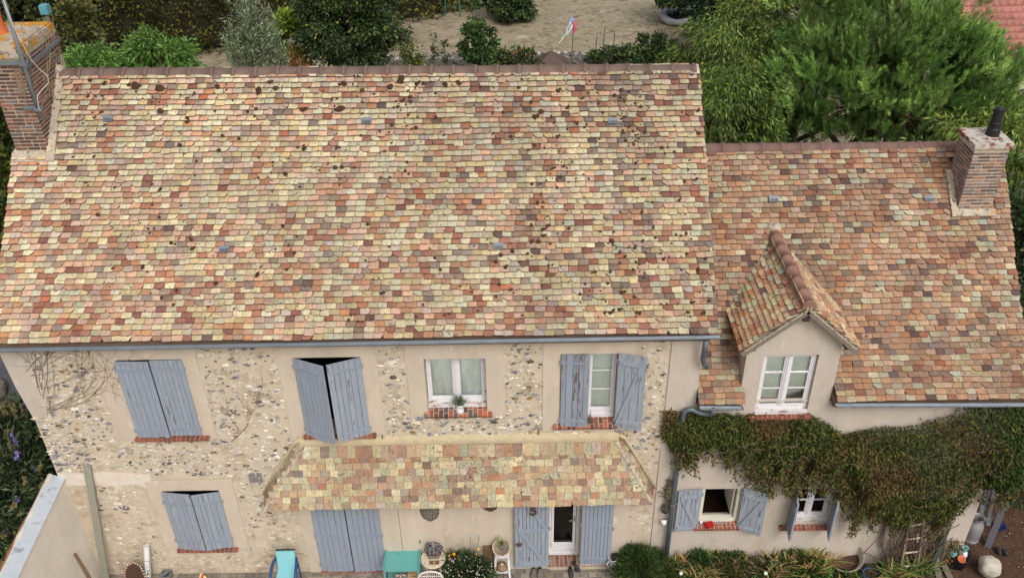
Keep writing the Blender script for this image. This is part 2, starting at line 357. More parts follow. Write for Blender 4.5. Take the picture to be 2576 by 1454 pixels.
PALM = [(226, 212, 166), (220, 196, 138), (212, 202, 162), (222, 172, 140), (202, 138, 98), (180, 106, 82), (148, 82, 70), (172, 142, 122), (138, 116, 102), (104, 80, 80), (212, 182, 160), (210, 104, 66)]
from mathutils import noise as mnoise
def col_main(P):
    n1 = mnoise.noise(Vector((P.x*1.25, P.y*.28, 3))); n2 = mnoise.noise(Vector((P.x*.45+9, P.y*.35, 8)))
    r = max(0, min(1, (P.x+3)/5)); streak = max(0, n1)*(.35+.9*r)
    red = max(0, -n2)*1.1+(.25 if P.x < -5.6 else 0); low = max(0, 1-(P.y+.2)/1.6)
    w = [30*(1-.35*r)*(1-.4*low), 13, 11+11*r, 17+9*red+6*low, 7+8*low+5*red, 4+8*red+6*low+4*r, 1.2+3*low+1.5*r, 9+30*streak, 2+20*streak, .6+1.5*r+3*streak, 11*(1-.5*r), .5]
    return pick(PALM, w, m=1.03+.10*mnoise.noise(Vector((P.x*.6+4, P.y*.5, 21)))-.17*streak-.05*r+.05*max(0, -P.x-2)/4)
PALW = [(212, 152, 108), (206, 136, 92), (216, 168, 126), (218, 206, 156), (206, 186, 130), (176, 138, 112), (172, 100, 76), (116, 84, 82), (134, 114, 100), (220, 178, 142), (206, 205, 164)]
def col_wing(P):
    n1 = mnoise.noise(Vector((P.x*.8, P.y*.6, 13))); s = max(0, n1)
    w = [22, 14, 15, 9, 6, 11+12*s, 5+6*s, 3+9*s, 3+8*s, 8, 6+5*max(0, -n1)]
    return pick(PALW, w, (180, 144, 116), m=1.0+.09*mnoise.noise(Vector((P.x*.9, P.y*.6, 31)))-.08*s, ds=.74)
PALP = [(208, 168, 122), (218, 200, 146), (206, 196, 142), (202, 148, 112), (178, 134, 110), (206, 134, 92), (164, 102, 80), (212, 182, 158), (140, 112, 98), (196, 190, 146)]
def col_porch(P): return pick(PALP, [18, 20, 15, 17, 10, 4, 1.5, 4, 1, 12], (206, 174, 132), ds=.66)
def wall_mesh(x0, x1, z0, z1, holes, y, depth, top=None):
    mb = MB(); xs = sorted({x0, x1, *[h[i] for h in holes for i in (0, 1)]}); zs = sorted({z0, z1, *[h[i] for h in holes for i in (2, 3)]})
    xs = [x for x in xs if x0 <= x <= x1]; zs = [z for z in zs if z0 <= z <= z1]
    for a, b in zip(xs, xs[1:]):
        for c, d in zip(zs, zs[1:]):
            if any(h[0] <= a and b <= h[1] and h[2] <= c and d <= h[3] for h in holes): continue
            mb.add([(a, y, c), (b, y, c), (b, y, d), (a, y, d)], [(0, 1, 2, 3)])
    for a, b, c, d in holes:
        Y = y+depth
        mb.add([(a, y, c), (a, y, d), (a, Y, d), (a, Y, c), (b, y, c), (b, y, d), (b, Y, d), (b, Y, c)], [(0, 1, 2, 3), (5, 4, 7, 6), (1, 5, 6, 2), (4, 0, 3, 7)])
    return mb
def panel(name, x0, x1, z0, z1, hole, parent, mat, t=.014, jit=.006):
    h = [hole] if hole else []
    mb = wall_mesh(x0, x1, z0, z1, h, -t, t+.003)
    mb.add([(x0, -t, z0), (x1, -t, z0), (x1, -t, z1), (x0, -t, z1), (x0, .003, z0), (x1, .003, z0), (x1, .003, z1), (x0, .003, z1)], [(0, 4, 5, 1), (1, 5, 6, 2), (2, 6, 7, 3), (3, 7, 4, 0)])
    return O(name, mb, mat, parent)
def shutter(parent, hx, hy, z0, z1, width, ang, side, n, mat, face='front', name='shutter', straps=(.1, .9), rag=.008, label=None, t=.028, rots=0.):
    """side +1: hinge on the left, leaf runs to +x; ang degrees of opening away from the wall"""
    a = math.radians(ang); u = Vector((side*math.cos(a), -math.sin(a), 0)); v = Vector((-side*math.sin(a), -math.cos(a), 0))
    T = Matrix((u, v, Vector((rots, 0, 1)))).transposed().to_4x4(); T.translation = Vector((hx, hy, 0))
    mb = MB(); mb.box(.006, width-.006, -.002, .006, z0+.015, z1-.006, T)
    s = O(name, mb, M_iron, parent, label=label)
    cuts = [0]+[(k+random.uniform(-.12, .12))/n*width for k in range(1, n)]+[width]
    for k in range(n):
        p = MB(); b = random.uniform(0, rag)+(random.random() < .12)*random.uniform(0, rag*5); x0, x1 = cuts[k]+.0022, cuts[k+1]-.0022; dv = random.uniform(-.002, .002)
        e = .003; zz0, zz1 = z0+b, z1-random.uniform(0, .004)
        vs = [Vector(q) for q in [(x0, .006, zz0), (x1, .006, zz0), (x1, .006, zz1), (x0, .006, zz1), (x0, t-e+dv, zz0), (x1, t-e+dv, zz0), (x1, t-e+dv, zz1), (x0, t-e+dv, zz1), (x0+e, t+dv, zz0+.001), (x1-e, t+dv, zz0+.001), (x1-e, t+dv, zz1), (x0+e, t+dv, zz1)]]
        p.add([T @ q for q in vs], [(0, 1, 2, 3), (8, 9, 10, 11)]+[(q+i, q+(i+1) % 4, q+4+(i+1) % 4, q+4+i) for q in (0, 4) for i in range(4)])
        O('plank', p, mat[k % len(mat)] if isinstance(mat, list) else mat, s)
    H = z1-z0
    if face == 'front':
        for f in straps:
            p = MB(); z = z0+H*f; p.box(-.012, width*.9, t-.001, t+.011, z-.019, z+.019, T); p.tube([T @ Vector((-.01, t, z-.03)), T @ Vector((-.01, t, z+.03))], .011, 6)
            for q in (.15, .4, .65, .85): p.ball(T @ Vector((width*q, t+.006, z)), .006, 6, 4)
            O('hinge_strap', p, M_iron, s)
    else:
        fl, fh = straps; zs = [z0+H*fl, z0+H*fh]
        for z in zs:
            p = MB(); p.box(.02, width*.9, t-.001, t+.022, z-.035, z+.035, T); O('ledge', p, mat[0] if isinstance(mat, list) else mat, s)
        p = MB(); p.bar(T @ Vector((width*.14, t+.009, zs[0]+.035)), T @ Vector((width*.82, t+.009, zs[1]-.035)), .06, .02, up=tuple(v))
        O('brace', p, mat[0] if isinstance(mat, list) else mat, s)
        for z in zs:
            p = MB(); p.tube([T @ Vector((-.012, t*.5, z-.035)), T @ Vector((-.012, t*.5, z+.035))], .012, 6); O('hinge', p, M_iron, s)
    return s
def window(parent, x0, x1, z0, z1, y, rows, curtain=None, mat=None, mid=True, fw=.045, base=.05, cmat=None, cut=None, label=None):
    mat = mat or M_white; mb = MB(); d = .045
    mb.box(x0, x0+fw, y, y+d, z0, z1); mb.box(x1-fw, x1, y, y+d, z0, z1); mb.box(x0+fw, x1-fw, y+.001, y+d, z1-fw, z1); mb.box(x0+fw, x1-fw, y-.012, y+d, z0, z0+base)
    xm = (x0+x1)/2
    if mid: mb.box(xm-.036, xm+.036, y-.008, y+d, z0+base, z1-fw); mb.box(xm-.012, xm+.012, y-.02, y-.008, z0+base, z1-fw)
    w = O('window', mb, mat, parent, label=label)
    sec = [(x0+fw, xm-.036), (xm+.036, x1-fw)] if mid else [(x0+fw, x1-fw)]
    zb, zt = z0+base, z1-fw
    for a, b in sec:
        q = .022; p = MB(); p.box(a, a+q, y+.006, y+.03, zb, zt); p.box(b-q, b, y+.006, y+.03, zb, zt); p.box(a+q, b-q, y+.006, y+.03, zt-q, zt); p.box(a+q, b-q, y+.006, y+.03, zb, zb+q*1.4)
        O('casement', p, mat, w)
        hs_ = [(zb+q*1.4)+(zt-q-zb-q*1.4)*k/rows for k in range(rows+1)]
        for k in range(rows):
            if k: p = MB(); p.box(a+q, b-q, y+.004, y+.026, hs_[k]-.009, hs_[k]+.009); O('glazing_bar', p, mat, w)
            p = MB(); p.box(a+q, b-q, y+.016, y+.02, hs_[k]+(.009 if k else 0), hs_[k+1]-(.009 if k < rows-1 else 0)); O('pane', p, M_glass, w)
        if curtain:
            p = MB(); nx, nz = 22, 10; zc0 = zb-.1 if cut is None else cut; P = []
            for j in range(nz+1):
                for i in range(nx+1):
                    tx, tz = i/nx, j/nz; f = .022*math.sin(tx*(16 if curtain == 1 else 5)+3*tz)+.035*math.sin(tx*5+tz*4*(1 if a == sec[0][0] else -1))*(curtain == 1)
                    P.append((a+(b-a)*tx, y+.06+f*.42, zc0+(zt-zc0)*tz))
            p.add(P, [(j*(nx+1)+i, j*(nx+1)+i+1, (j+1)*(nx+1)+i+1, (j+1)*(nx+1)+i) for j in range(nz) for i in range(nx)])
            O('curtain', p, cmat or M_curt, w, smooth=True)
    return w
def tint(c, a, b):
    k = random.uniform(a, b); g = sum(c)/3; c = [g+(v-g)*.88 for v in c]; return C(*[min(250, v*k) for v in c])
BR = [(158, 92, 72), (146, 86, 70), (130, 78, 66), (112, 74, 66), (176, 104, 78), (96, 70, 66)]
BRW = {'mix': BR+[(98, 90, 86), (120, 110, 104), (190, 96, 66)], 'red': BR[:3], 'dark': BR[1:5]}
def brick_mesh(l, w, h):
    mb = MB(); e = .004; j = lambda: random.uniform(-.0025, .0025)
    def ring(x, y, z): return [(-x+j(), -y+j(), z), (x+j(), -y+j(), z), (x+j(), y+j(), z), (-x+j(), y+j(), z)]
    V = ring(l/2-e, w/2-e, -h/2)+ring(l/2, w/2, -h/2+e)+ring(l/2, w/2, h/2-e)+ring(l/2-e, w/2-e, h/2)
    F = [(3, 2, 1, 0), (12, 13, 14, 15)]+[(a+i, a+(i+1) % 4, a+4+(i+1) % 4, a+4+i) for a in (0, 4, 8) for i in range(4)]
    me = bpy.data.meshes.new('brick'); me.from_pydata(V, [], F); me.materials.append(M_brick); return me
B_sill = [brick_mesh(.06, .2, .055) for _ in range(2)]; B_sillh = [brick_mesh(.06, .1, .055) for _ in range(2)]
B_str = [brick_mesh(.165, .09, .038) for _ in range(3)]; B_hd = [brick_mesh(.075, .09, .038) for _ in range(3)]
def sill(parent, x0, x1, z, y0=-.09, deep=.0, slope=.0, colors='red', rows=1):
    """z: top at the front; deep: how far the brick top runs back into the opening"""
    n = max(3, int(round((x1-x0)/.069))); p = (x1-x0)/n; L = deep-y0; mb = MB(); a = math.atan2(slope, L); 
    T = Matrix.Translation((0, y0, z)) @ Matrix.Rotation(a, 4, 'X')
    mb.box(x0+.004, x1-.004, .006, L, -.052, -.006, T); s = O('window_sill', mb, M_mortar, parent)
    for i in range(n):
        segs = [(0, L)] if L < .13 else ([(0, L*.66), (L*.66+.008, L)] if i % 2 else [(0, L*.33), (L*.33+.008, L)])
        for q0, q1 in segs:
            me = random.choice(B_sill); o = link('brick', me, T @ Vector((x0+(i+.5)*p, (q0+q1)/2, -.0275+random.uniform(-.002, .002))), s, color=C(*random.choice(BRW[colors])), rot=(a, 0, random.uniform(-.02, .02)))
            o.scale = ((p-.009)/.06, (q1-q0)/.2, 1)
    return s
def stack_bricks(parent, x0, x1, y0, y1, z0, z1, zf, faces, colors, mat_core, core=True, step=None, taper=0):
    """bond bricks on the faces of a box; zf(x,y): roof height below which bricks are left out"""
    hz = .0545; n = int((z1-z0)/hz); cnt = 0; bulk = []
    for i in range(n):
        z = z0+(i+.5)*hz
        for fc in faces:
            a, b = (x0, x1) if fc in 'FB' else (y0, y1); q = a+(0 if i % 2 else -.09)
            seq = i % 2
            while q < b-.01:
                Lb = .182 if (seq+i) % 3 else .092; seq += 1; s0, s1 = max(q, a), min(q+Lb-.013, b); q += Lb
                if s1-s0 < .03: continue
                m = (s0+s1)/2; out = random.uniform(-.002, .004)
                if fc == 'F': P = Vector((m, y0+.04-out, z)); r = 0
                elif fc == 'B': P = Vector((m, y1-.04+out, z)); r = 0
                elif fc == 'R': P = Vector((x1-.04+out, m, z)); r = PI/2
                else: P = Vector((x0+.04-out, m, z)); r = PI/2
                if zf(P) > z+.01: continue
                me = random.choice(B_str if s1-s0 > .12 else B_hd)
                o = link('brick', me, P, parent, color=tint(random.choice(colors), .85, 1.12), rot=(0, 0, r)); o.scale = ((s1-s0)/(.166 if s1-s0 > .12 else .076), 1, random.uniform(.93, 1)); cnt += 1
    return cnt
def half_gutter(parent, x0, x1, z, y=-.235, r=.039, tilt=0.):
    prof = [(y-r*math.cos(t), -r*math.sin(t)) for t in [PI*k/8 for k in range(9)]]; mb = MB(); n = len(prof); e = .004
    V = []
    for x, dz in ((x0, 0), (x1, tilt)):
        V += [(x, yy, z+dz+zz) for yy, zz in prof]+[(x, y+(yy-y)*.92, z+dz+zz*.92) for yy, zz in prof]
    F = [(i, i+1, 2*n+i+1, 2*n+i) for i in range(n-1)]+[(n+i, 3*n+i, 3*n+i+1, n+i+1) for i in range(n-1)]+[(i, n+i, n+i+1, i+1) for i in range(n-1)]+[(2*n+i, 2*n+i+1, 3*n+i+1, 3*n+i) for i in range(n-1)]
    mb.add(V, F); 
    mb.tube([(x0, y-r, z), (x1, y-r, z+tilt)], .009, 8)
    for x in (x0, x1): 
        dz = 0 if x == x0 else tilt
        mb.add([(x, yy, z+dz+zz) for yy, zz in prof], [tuple(range(n))])
    g = O('gutter', mb, M_zinc, parent, smooth=False)
    k = x0+.25
    while k < x1:
        dz = tilt*(k-x0)/(x1-x0); b = MB(); b.tube([(k, y-1.08*r*math.cos(t), z+dz-1.08*r*math.sin(t)) for t in [PI*j/6 for j in range(7)]], .006, 5); b.box(k-.012, k+.012, y-r-.011, y-r+.012, z+dz-.004, z+dz+.011); O('gutter_bracket', b, M_zinc, g); k += .55
    return g
def ridge_run(parent, a, b, n, r, mat, sag=0., name='ridge_tile', flip=1):
    """overlapping half-round ridge tiles from a to b, collar at the far end of each"""
    a, b = Vector(a), Vector(b); t = (b-a).normalized(); up = Vector((0, 0, 1)); sd = t.cross(up).normalized(); up = sd.cross(t); L = (b-a).length/n
    K_ = 9; prof = [(0, r*.97), (L*.80, r), (L*.83, r*1.12), (L*.95, r*1.13), (L*.99, r*1.03)]
    mb = MB(); V = []
    for s, rr in prof:
        for k in range(K_): 
            th = PI*(1.12*k/(K_-1)-.06); V.append((s, rr*math.cos(th), rr*math.sin(th)))
    F = [(i*K_+k, i*K_+k+1, (i+1)*K_+k+1, (i+1)*K_+k) for i in range(len(prof)-1) for k in range(K_-1)]; F += [tuple(range(K_)), tuple((len(prof)-1)*K_+k for k in range(K_))]
    me = bpy.data.meshes.new(name); me.from_pydata(V, [], F); me.materials.append(mat); me.polygons.foreach_set('use_smooth', [True]*(len(F)-2)+[False]*2)
    R = Matrix((t, sd, up)).transposed().to_4x4()
    for i in range(n):
        o = link(name, me, a+t*(L*i)+up*(sag*math.sin(i*.9)*.5+random.uniform(-.004, .004)), parent, rot=(R @ Matrix.Rotation(random.uniform(-.012, .012), 4, 'Z')).to_euler())
def moss_lumps(parent, pts, plane_n, big=60, name='moss'):
    ms = []
    for k in range(4):
        mb = MB(); [mb.ball((random.uniform(-.8, .8), random.uniform(-.5, .5), 0), (random.uniform(.45, .8), random.uniform(.4, .7), .6), 7, 5, jit=.22) for _ in range(3)]; me = bpy.data.meshes.new(name); me.from_pydata(mb.v, [], mb.f); me.materials.append(M_moss); me.polygons.foreach_set('use_smooth', [True]*len(me.polygons)); ms.append((me, mb))
    pts.sort(key=lambda p: -p[1]); sm = MB(); q = plane_n.to_track_quat('Z', 'Y')
    for i, (P, r) in enumerate(pts):
        sc = (r*random.uniform(.9, 1.35), r, r*random.uniform(.5, .75)); ro = q.to_matrix().to_4x4() @ Matrix.Rotation(random.uniform(0, 1.2)*(i % 2), 4, 'Z')
        if i < big:
            o = link(name, random.choice(ms)[0], P, parent, rot=ro.to_euler()); o.scale = sc
        else:
            me, mb = random.choice(ms); sm.add([P+(ro @ Vector((v[0]*sc[0], v[1]*sc[1], v[2]*sc[2]))) for v in mb.v], mb.f)
    if sm.v: O(name, sm, M_moss, parent, kind='stuff', smooth=True)

# ---------------------------------------------------------------- main house
H = E('stone_house', (-2.2, 2.8, 0), 'old flint and plaster house with tall mottled tile roof and blue grey shutters', 'house')
holes = [(-5.58, -4.67, 3.13, 4.57), (-3.09, -2.16, 3.13, 4.56), (-1.27, -.4, 3.43, 4.5), (.66, 1.48, 3.2, 4.55), (-5.52, -4.64, .66, 1.97), (-3.26, -2.19, .02, 1.98), (.53, 1.05, -.05, 2.0)]
XL, XR = -7.05, 2.64
wm = wall_mesh(XL, XR, -.05, 4.95, holes, 0, .3)
wall = O('front_wall', wm, M_wall, H)
mb = MB()
gp = [(0, -.05), (5.6, -.05), (5.6, 4.95), (2.8, 7.5), (0, 4.95)]
for x, n in ((XL, 'a'), (XR, 'b')): mb = MB(); mb.add([(x, y, z) for y, z in gp]+[(x+(.02 if n == 'a' else -.02), y, z) for y, z in gp], [tuple(range(5)), tuple(range(5, 10))]); O('gable_wall', mb, M_plaster, H)
mb = MB(); mb.add([(XL, 5.6, -.05), (XR, 5.6, -.05), (XR, 5.6, 4.95), (XL, 5.6, 4.95)], [(0, 1, 2, 3)]); O('back_wall', mb, M_plaster, H)
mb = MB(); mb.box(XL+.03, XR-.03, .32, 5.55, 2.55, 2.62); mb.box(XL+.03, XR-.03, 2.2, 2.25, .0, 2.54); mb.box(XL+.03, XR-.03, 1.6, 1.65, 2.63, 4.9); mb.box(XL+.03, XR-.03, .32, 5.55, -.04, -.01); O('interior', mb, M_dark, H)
# plaster panels round the openings
panel('window_surround', -5.9, -4.45, 3.055, 4.93, holes[0], H, M_plaster); panel('window_surround', -3.33, -1.93, 3.055, 4.93, holes[1], H, M_plaster)
panel('window_surround', -1.525, -.14, 3.43, 4.93, holes[2], H, M_plaster); panel('window_surround', .41, 1.72, 3.1, 4.93, holes[3], H, M_plaster)
panel('window_surround', -5.75, -4.4, .62, 2.18, holes[4], H, M_plaster); panel('door_surround', -3.47, -1.885, -.03, 2.2, holes[5], H, M_plaster, t=.02)
panel('plaster_panel', -1.875, .5, -.03, 2.3, None, H, M_plaster, t=.016); panel('door_surround', .5, 1.8, -.03, 2.3, (.53, 1.05, -.03, 2.0), H, M_plaster, t=.018)
panel('corner_band', 2.205, 2.643, -.03, 4.93, None, H, M_plaster2, t=.022)
# pale repair patch and the plaster margin at the left corner
mb = MB(); pp = [(-7.04, 2.10), (-6.6, 2.12), (-6.2, 2.09), (-5.9, 2.13), (-5.76, 2.04), (-5.70, 2.12), (-5.62, 2.25), (-5.66, 2.33), (-5.9, 2.34), (-6.3, 2.39), (-6.7, 2.37), (-7.04, 2.38)]
mb.add([(x, -.012, z) for x, z in pp]+[(x, .004, z) for x, z in pp], [tuple(range(12))]+[(i, i+12, (i+1) % 12+12, (i+1) % 12) for i in range(12)]); O('plaster_patch', mb, M_patch, H)
mb = MB(); pp = [(-7.17, 4.9), (-7.13, 4.1), (-7.055, 3.5), (-6.85, 3.52), (-6.72, 4.0), (-6.55, 4.5), (-6.5, 4.9)]
mb.add([(x, -.011, z) for x, z in pp]+[(x, .12, z) for x, z in pp], [tuple(range(7))]+[(i, i+7, (i+1) % 7+7, (i+1) % 7) for i in range(7)]); O('corner_plaster', mb, M_plaster2, H)
mb = MB(); mb.box(-5.76, -4.42, -.006, .01, 2.2, 2.225); mb.box(-4.35, -3.5, -.006, .01, 2.19, 2.21); O('mortar_ledge', mb, M_mortar, H)
# flints set in the mortar
FC = [(104, 102, 108), (124, 122, 126), (84, 80, 82), (146, 142, 142), (206, 198, 184), (226, 218, 204), (190, 176, 150), (160, 122, 74), (120, 92, 66), (216, 204, 178)]
FM = []
for k in range(12):
    mb = MB(); mb.ball((0, 0, 0), (1, 1, 1), 8, 5, jit=.42); me = bpy.data.meshes.new('flint'); me.from_pydata(mb.v, [], mb.f); me.materials.append(M_flint); FM.append((me, np.array([tuple(v) for v in mb.v]), mb.f))
regs = [((-6.85, -5.93, 2.42, 4.88), 210, 0), ((-4.42, -3.36, 2.25, 4.9), 230, 0), ((-1.9, -1.55, 3.1, 4.9), 55, 0), ((-.12, .39, 3.1, 4.9), 85, 0), ((1.74, 2.19, 2.3, 4.9), 75, 0), ((-1.9, .4, 3.02, 3.4), 85, 0), ((-5.95, -4.42, 2.3, 3.03), 120, 0), ((-7.03, -6.5, 2.42, 3.5), 60, 2), ((-4.35, -3.5, .1, 2.2), 100, 1), ((-6.65, -5.8, .05, 2.06), 120, 1), ((-5.75, -4.4, .04, .58), 70, 1), ((1.83, 2.19, .8, 2.3), 26, 1), ((-4.3, -3.75, 1.2, 2.2), 30, 0), ((.4, 2.19, 2.7, 3.08), 45, 0), ((-6.6, -6.2, 1.6, 2.05), 10, 2)]
fl = []
for (x0, x1, z0, z1), n, typ in regs:
    for _ in range(int(n*1.5)):
        for tr in range(12):
            x, z = random.uniform(x0, x1), random.uniform(z0, z1); z = round(z/.075)*.075+random.gauss(0, .016)
            sx = random.choice([.016, .02, .024, .03, .038, .052])*random.uniform(.8, 1.25); sz = sx*random.uniform(.28, .58)
            if typ == 2: sx *= 1.5
            if all(abs(x-a) > (sx+c)*.85 or abs(z-b) > (sz+d)*.95 for a, b, c, d, _ in fl): fl.append((x, z, sx, sz, typ)); break
fl.sort(key=lambda q: -(q[2]*q[3])*(1 if q[4] != 1 else .3)); bl = MB()
for i, (x, z, sx, sz, typ) in enumerate(fl):
    if typ == 1: c = random.choices([(206, 190, 164), (214, 202, 178), (198, 180, 150), (150, 138, 122), (176, 158, 132)], [8, 6, 6, 1, 2])[0]; dp = .008
    else: c = random.choices(FC, [3.5, 4.5, 2, 6, 10, 7, 12, 2.2, 2, 11])[0]; dp = random.uniform(.014, .03)
    c = tint(c, .86, 1.1); ro = Euler((random.uniform(-.2, .2), random.gauss(0, .22), random.uniform(-.2, .2)))
    me, V, F = random.choice(FM)
    if i < 300: o = link('flint', me, (x, -.002, z), wall, color=c, rot=ro); o.scale = (sx, dp, sz)
    else:
        R = np.array(ro.to_matrix()); bl.add((V*np.array((sx, dp, sz))) @ R.T+np.array((x, -.002, z)), F, c)
O('flint', bl, M_flints, wall, kind='stuff')
mb = MB(); mb.box(-4.12, -3.92, -.018, .01, 2.13, 2.32, Matrix.Identity(4)); O('slate_patch', mb, pm('slate_grey', C(132, 128, 126), var=.25, scale=20, fine=.2, bump=.5), wall)
mb = MB(); mb.ball((-1.72, -.004, 4.42), (.085, .012, .07), 10, 6, jit=.06); O('chalk_block', mb, pm('chalk', C(224, 214, 196), var=.1, scale=15, bump=.4), wall)

# main roof: slab, tiles, ridge
RT = .0091
def warp_main(P, s): return Vector((P.x, P.y, P.z+RT*(2.78-P.x)*min(1, s/3.9)))
def xl_main(s): return -7.10-.0*s
mb = MB(); pr = [(-.12, ZM-.06), (2.77, zmain(2.77)-.03), (5.75, ZM-.1), (5.72, ZM-.2), (2.77, zmain(2.77)-.2), (-.1, ZM-.16)]
V = [(x, y, z+(RT*(2.78-x) if 2 < y < 3 else 0)) for x in (XL-.03, XR+.06) for y, z in pr]; mb.add(V, [tuple(range(6)), tuple(range(6, 12))]+[(i, i+6, (i+1) % 6+6, (i+1) % 6) for i in range(6)])
roof = O('roof', mb, pm('roof_batten', C(120, 100, 84), var=.2), H)
CHX = (-7.06, -6.6, 1.87, 3.1)
def skip_main(P): return (P.x < -6.49 and P.y > 1.74)
VENTS = [(-5.77, 2.22), (-2.06, 2.17), (1.48, 2.14), (-3.99, .78), (-.19, .77)]
Lm = (2.75-YE)/CO
tile_field(roof, (0, YE, ZM), (1, 0, 0), (0, CO, SI), Lm-.01, .0815, .138, lambda s: (-7.10, 2.785+.004*math.sin(s*9)), col_main, 300, skip_main, warp=warp_main)
def vent(parent, x, y, z, w=.14):
    mb = MB(); T = Matrix.Translation((x, y, z)) @ Matrix.Rotation(math.radians(36), 4, 'X'); mb.box(-w/2, w/2, -.045, .05, .06, .096, T); mb.box(-w/2+.008, w/2-.008, -.042, .01, .096, .101, T)
    v = O('roof_vent', mb, M_zinc, parent); s = MB()
    for k in range(7): s.box(-w/2+.02+k*.0165, -w/2+.028+k*.0165, -.038, -.002, .101, .1025, T)
    O('vent_slots', s, M_dark, v, kind='stuff')
for x, y in VENTS: vent(roof, x, y, zmain(y)+RT*(2.78-x)*(y+.16)/2.9)
zr = zmain(2.77)
rl, rr = Vector((-6.55, 2.79, zr+RT*9.3-.005)), Vector((2.74, 2.79, zr-.005))
mb = MB(); mb.bar(rl-Vector((0, .0, .075)), rr-Vector((0, 0, .075)), .262, .10); O('ridge_mortar', mb, M_ridgebed, roof)
lump = MB()
for k in range(330): 
    t = random.random(); P = rl.lerp(rr, t)+Vector((0, -.125-random.random()*.02, -.118+random.uniform(-.01, .01))); lump.ball(P, random.uniform(.01, .026), 5, 4, jit=.2)
O('mortar_lumps', lump, M_ridgebed, roof, kind='stuff')
ridge_run(roof, rl+Vector((0, 0, -.045)), rr+Vector((0, 0, -.045)), 29, .128, M_ridge, .008)
mp = []
def on_main(x, y): return Vector((x, y, zmain(y)+RT*(2.78-x)*(y+.16)/2.9))+Vector((0, -SI, CO))*.078
for px, py, r in [(-5.9, 2.62, .05), (-5.45, 2.6, .085), (-5.1, 2.57, .075), (-6.1, 2.66, .04), (-3.63, 2.5, .075), (-3.4, 2.55, .05), (-2.42, 2.6, .05), (-1.6, 2.62, .085), (-1.75, 2.55, .06), (-.75, 2.6, .05), (-2.5, 2.3, .07), (-3.0, 2.31, .05), (.35, 2.2, .06), (.45, 2.25, .05), (-.95, 2.58, .05), (.3, 2.36, .04), (-5.05, 2.3, .055), (.7, 2.5, .05), (-4.25, 2.58, .045), (-1.35, 2.6, .045)]: mp.append((on_main(px, py), r))
while len(mp) < 620:
    x, y = random.uniform(-6.3, 2.7), random.uniform(0, 2.7); d = .22+.5*max(0, min(1, (x+3.5)/5))+.3*(y > 1.4)
    if mnoise.noise(Vector((x*1.1, y*.8, 4)))+.35 < random.random()*1.3 or random.random() > d: continue
    mp.append((on_main(x, y), random.choice([.013, .016, .02, .024, .03, .038])*random.uniform(.7, 1.15)))
moss_lumps(roof, mp, Vector((0, -SI, CO)), 160)

# gutter and spout of the main roof
half_gutter(H, -7.3, 2.83, 4.93, y=-.2, tilt=.03)
mb = MB(); mb.tube([(2.62, -.215, 4.90), (2.62, -.2, 4.72), (2.625, -.15, 4.55), (2.66, -.14, 4.44), (2.71, -.15, 4.38)], .036, 10); O('downpipe', mb, M_pipe, H, smooth=True)
# left chimney
ch = MB(); ch.box(-7.056, -6.609, 1.871, 3.091, 5.9, 8.29); chim = O('chimney', ch, M_mortar, H)
BRL = [(136, 88, 74), (122, 80, 70), (106, 74, 68), (146, 96, 78), (96, 76, 72), (116, 84, 76), (112, 104, 102)]
def rz(P): return zmain(P.y)+RT*9
stack_bricks(chim, -7.06, -6.605, 1.867, 3.095, 6.75, 8.24, rz, 'FR', BRL, None)
mb = MB(); mb.box(-7.4, -6.592, 1.84, 3.03, 8.27, 8.375); mb.box(-7.38, -6.62, 1.87, 3.0, 8.375, 8.40); O('chimney_cap', mb, M_capl, chim)
mb = MB(); mb.lathe([(.128, 0), (.118, .03), (.1, .1), (.092, .3), (.1, .62), (.085, .63), (.08, .1)], Vector((-7.13, 2.55, 8.40)), 22); O('chimney_pot', mb, pm('terracotta', C(196, 104, 62), rough=.7, var=.1, scale=6), chim, smooth=True)
mb = MB(); a, b = Vector((-6.545, 1.74, zmain(1.74)+.1)), Vector((-6.55, 2.76, zmain(2.76)+.1)); mb.bar(a, b, .12, .1, up=(0, -SI, CO)); mb.bar((-7.1, 1.80, zmain(1.80)+.1), (-6.49, 1.80, zmain(1.8)+.09), .16, .09, up=(0, -SI, CO)); mb.ball((-6.58, 2.8, zmain(2.8)+.05), (.09, .1, .16), 8, 6, jit=.1); O('flashing', mb, M_lichen, chim)

# porch roof
PT, PB = 2.925, 1.885; PY = -.31; xa, xb, xc, xd = -3.17, 1.5, -3.87, 2.09
mb = MB(); V = [(xa, -.03, PT), (xb, -.03, PT), (xd, PY, PB), (xc, PY, PB), (xc-.03, .01, PB-.03), (xd+.03, .01, PB-.03), (xa, .01, PT), (xb, .01, PT), (xc, PY+.01, PB-.04), (xd, PY+.01, PB-.04)]
mb.add(V, [(0, 1, 2, 3), (0, 3, 4, 6), (1, 7, 5, 2), (3, 2, 9, 8), (8, 9, 5, 4), (0, 6, 7, 1)]); porch = O('porch_roof', mb, pm('porch_board', C(150, 128, 104), var=.15), H)
us = Vector((0, -.03-PY, PT-PB)); Lp = us.length
def pl(s): t = s/Lp; return (xc+(xa-xc)*t+.03, xd+(xb-xd)*t-.03)
tile_field(porch, (0, PY-.015, PB-.02), (1, 0, 0), us, Lp-.2, .116, .132, pl, col_porch, 300, None, tlen=.2, lift=.034)
def ptop(u): return pick(PALP, [17, 22, 14, 12, 8, 5, 1, 4, 1, 14], (204, 174, 130), ds=.72)
tile_field(porch, Vector((0, PY-.015, PB-.02))+us.normalized()*(Lp-.195), (1, 0, 0), us, .01, .2, .134, lambda s: (xa-.10, xb+.1), col_porch, 60, None, tlen=.2, lift=.034)
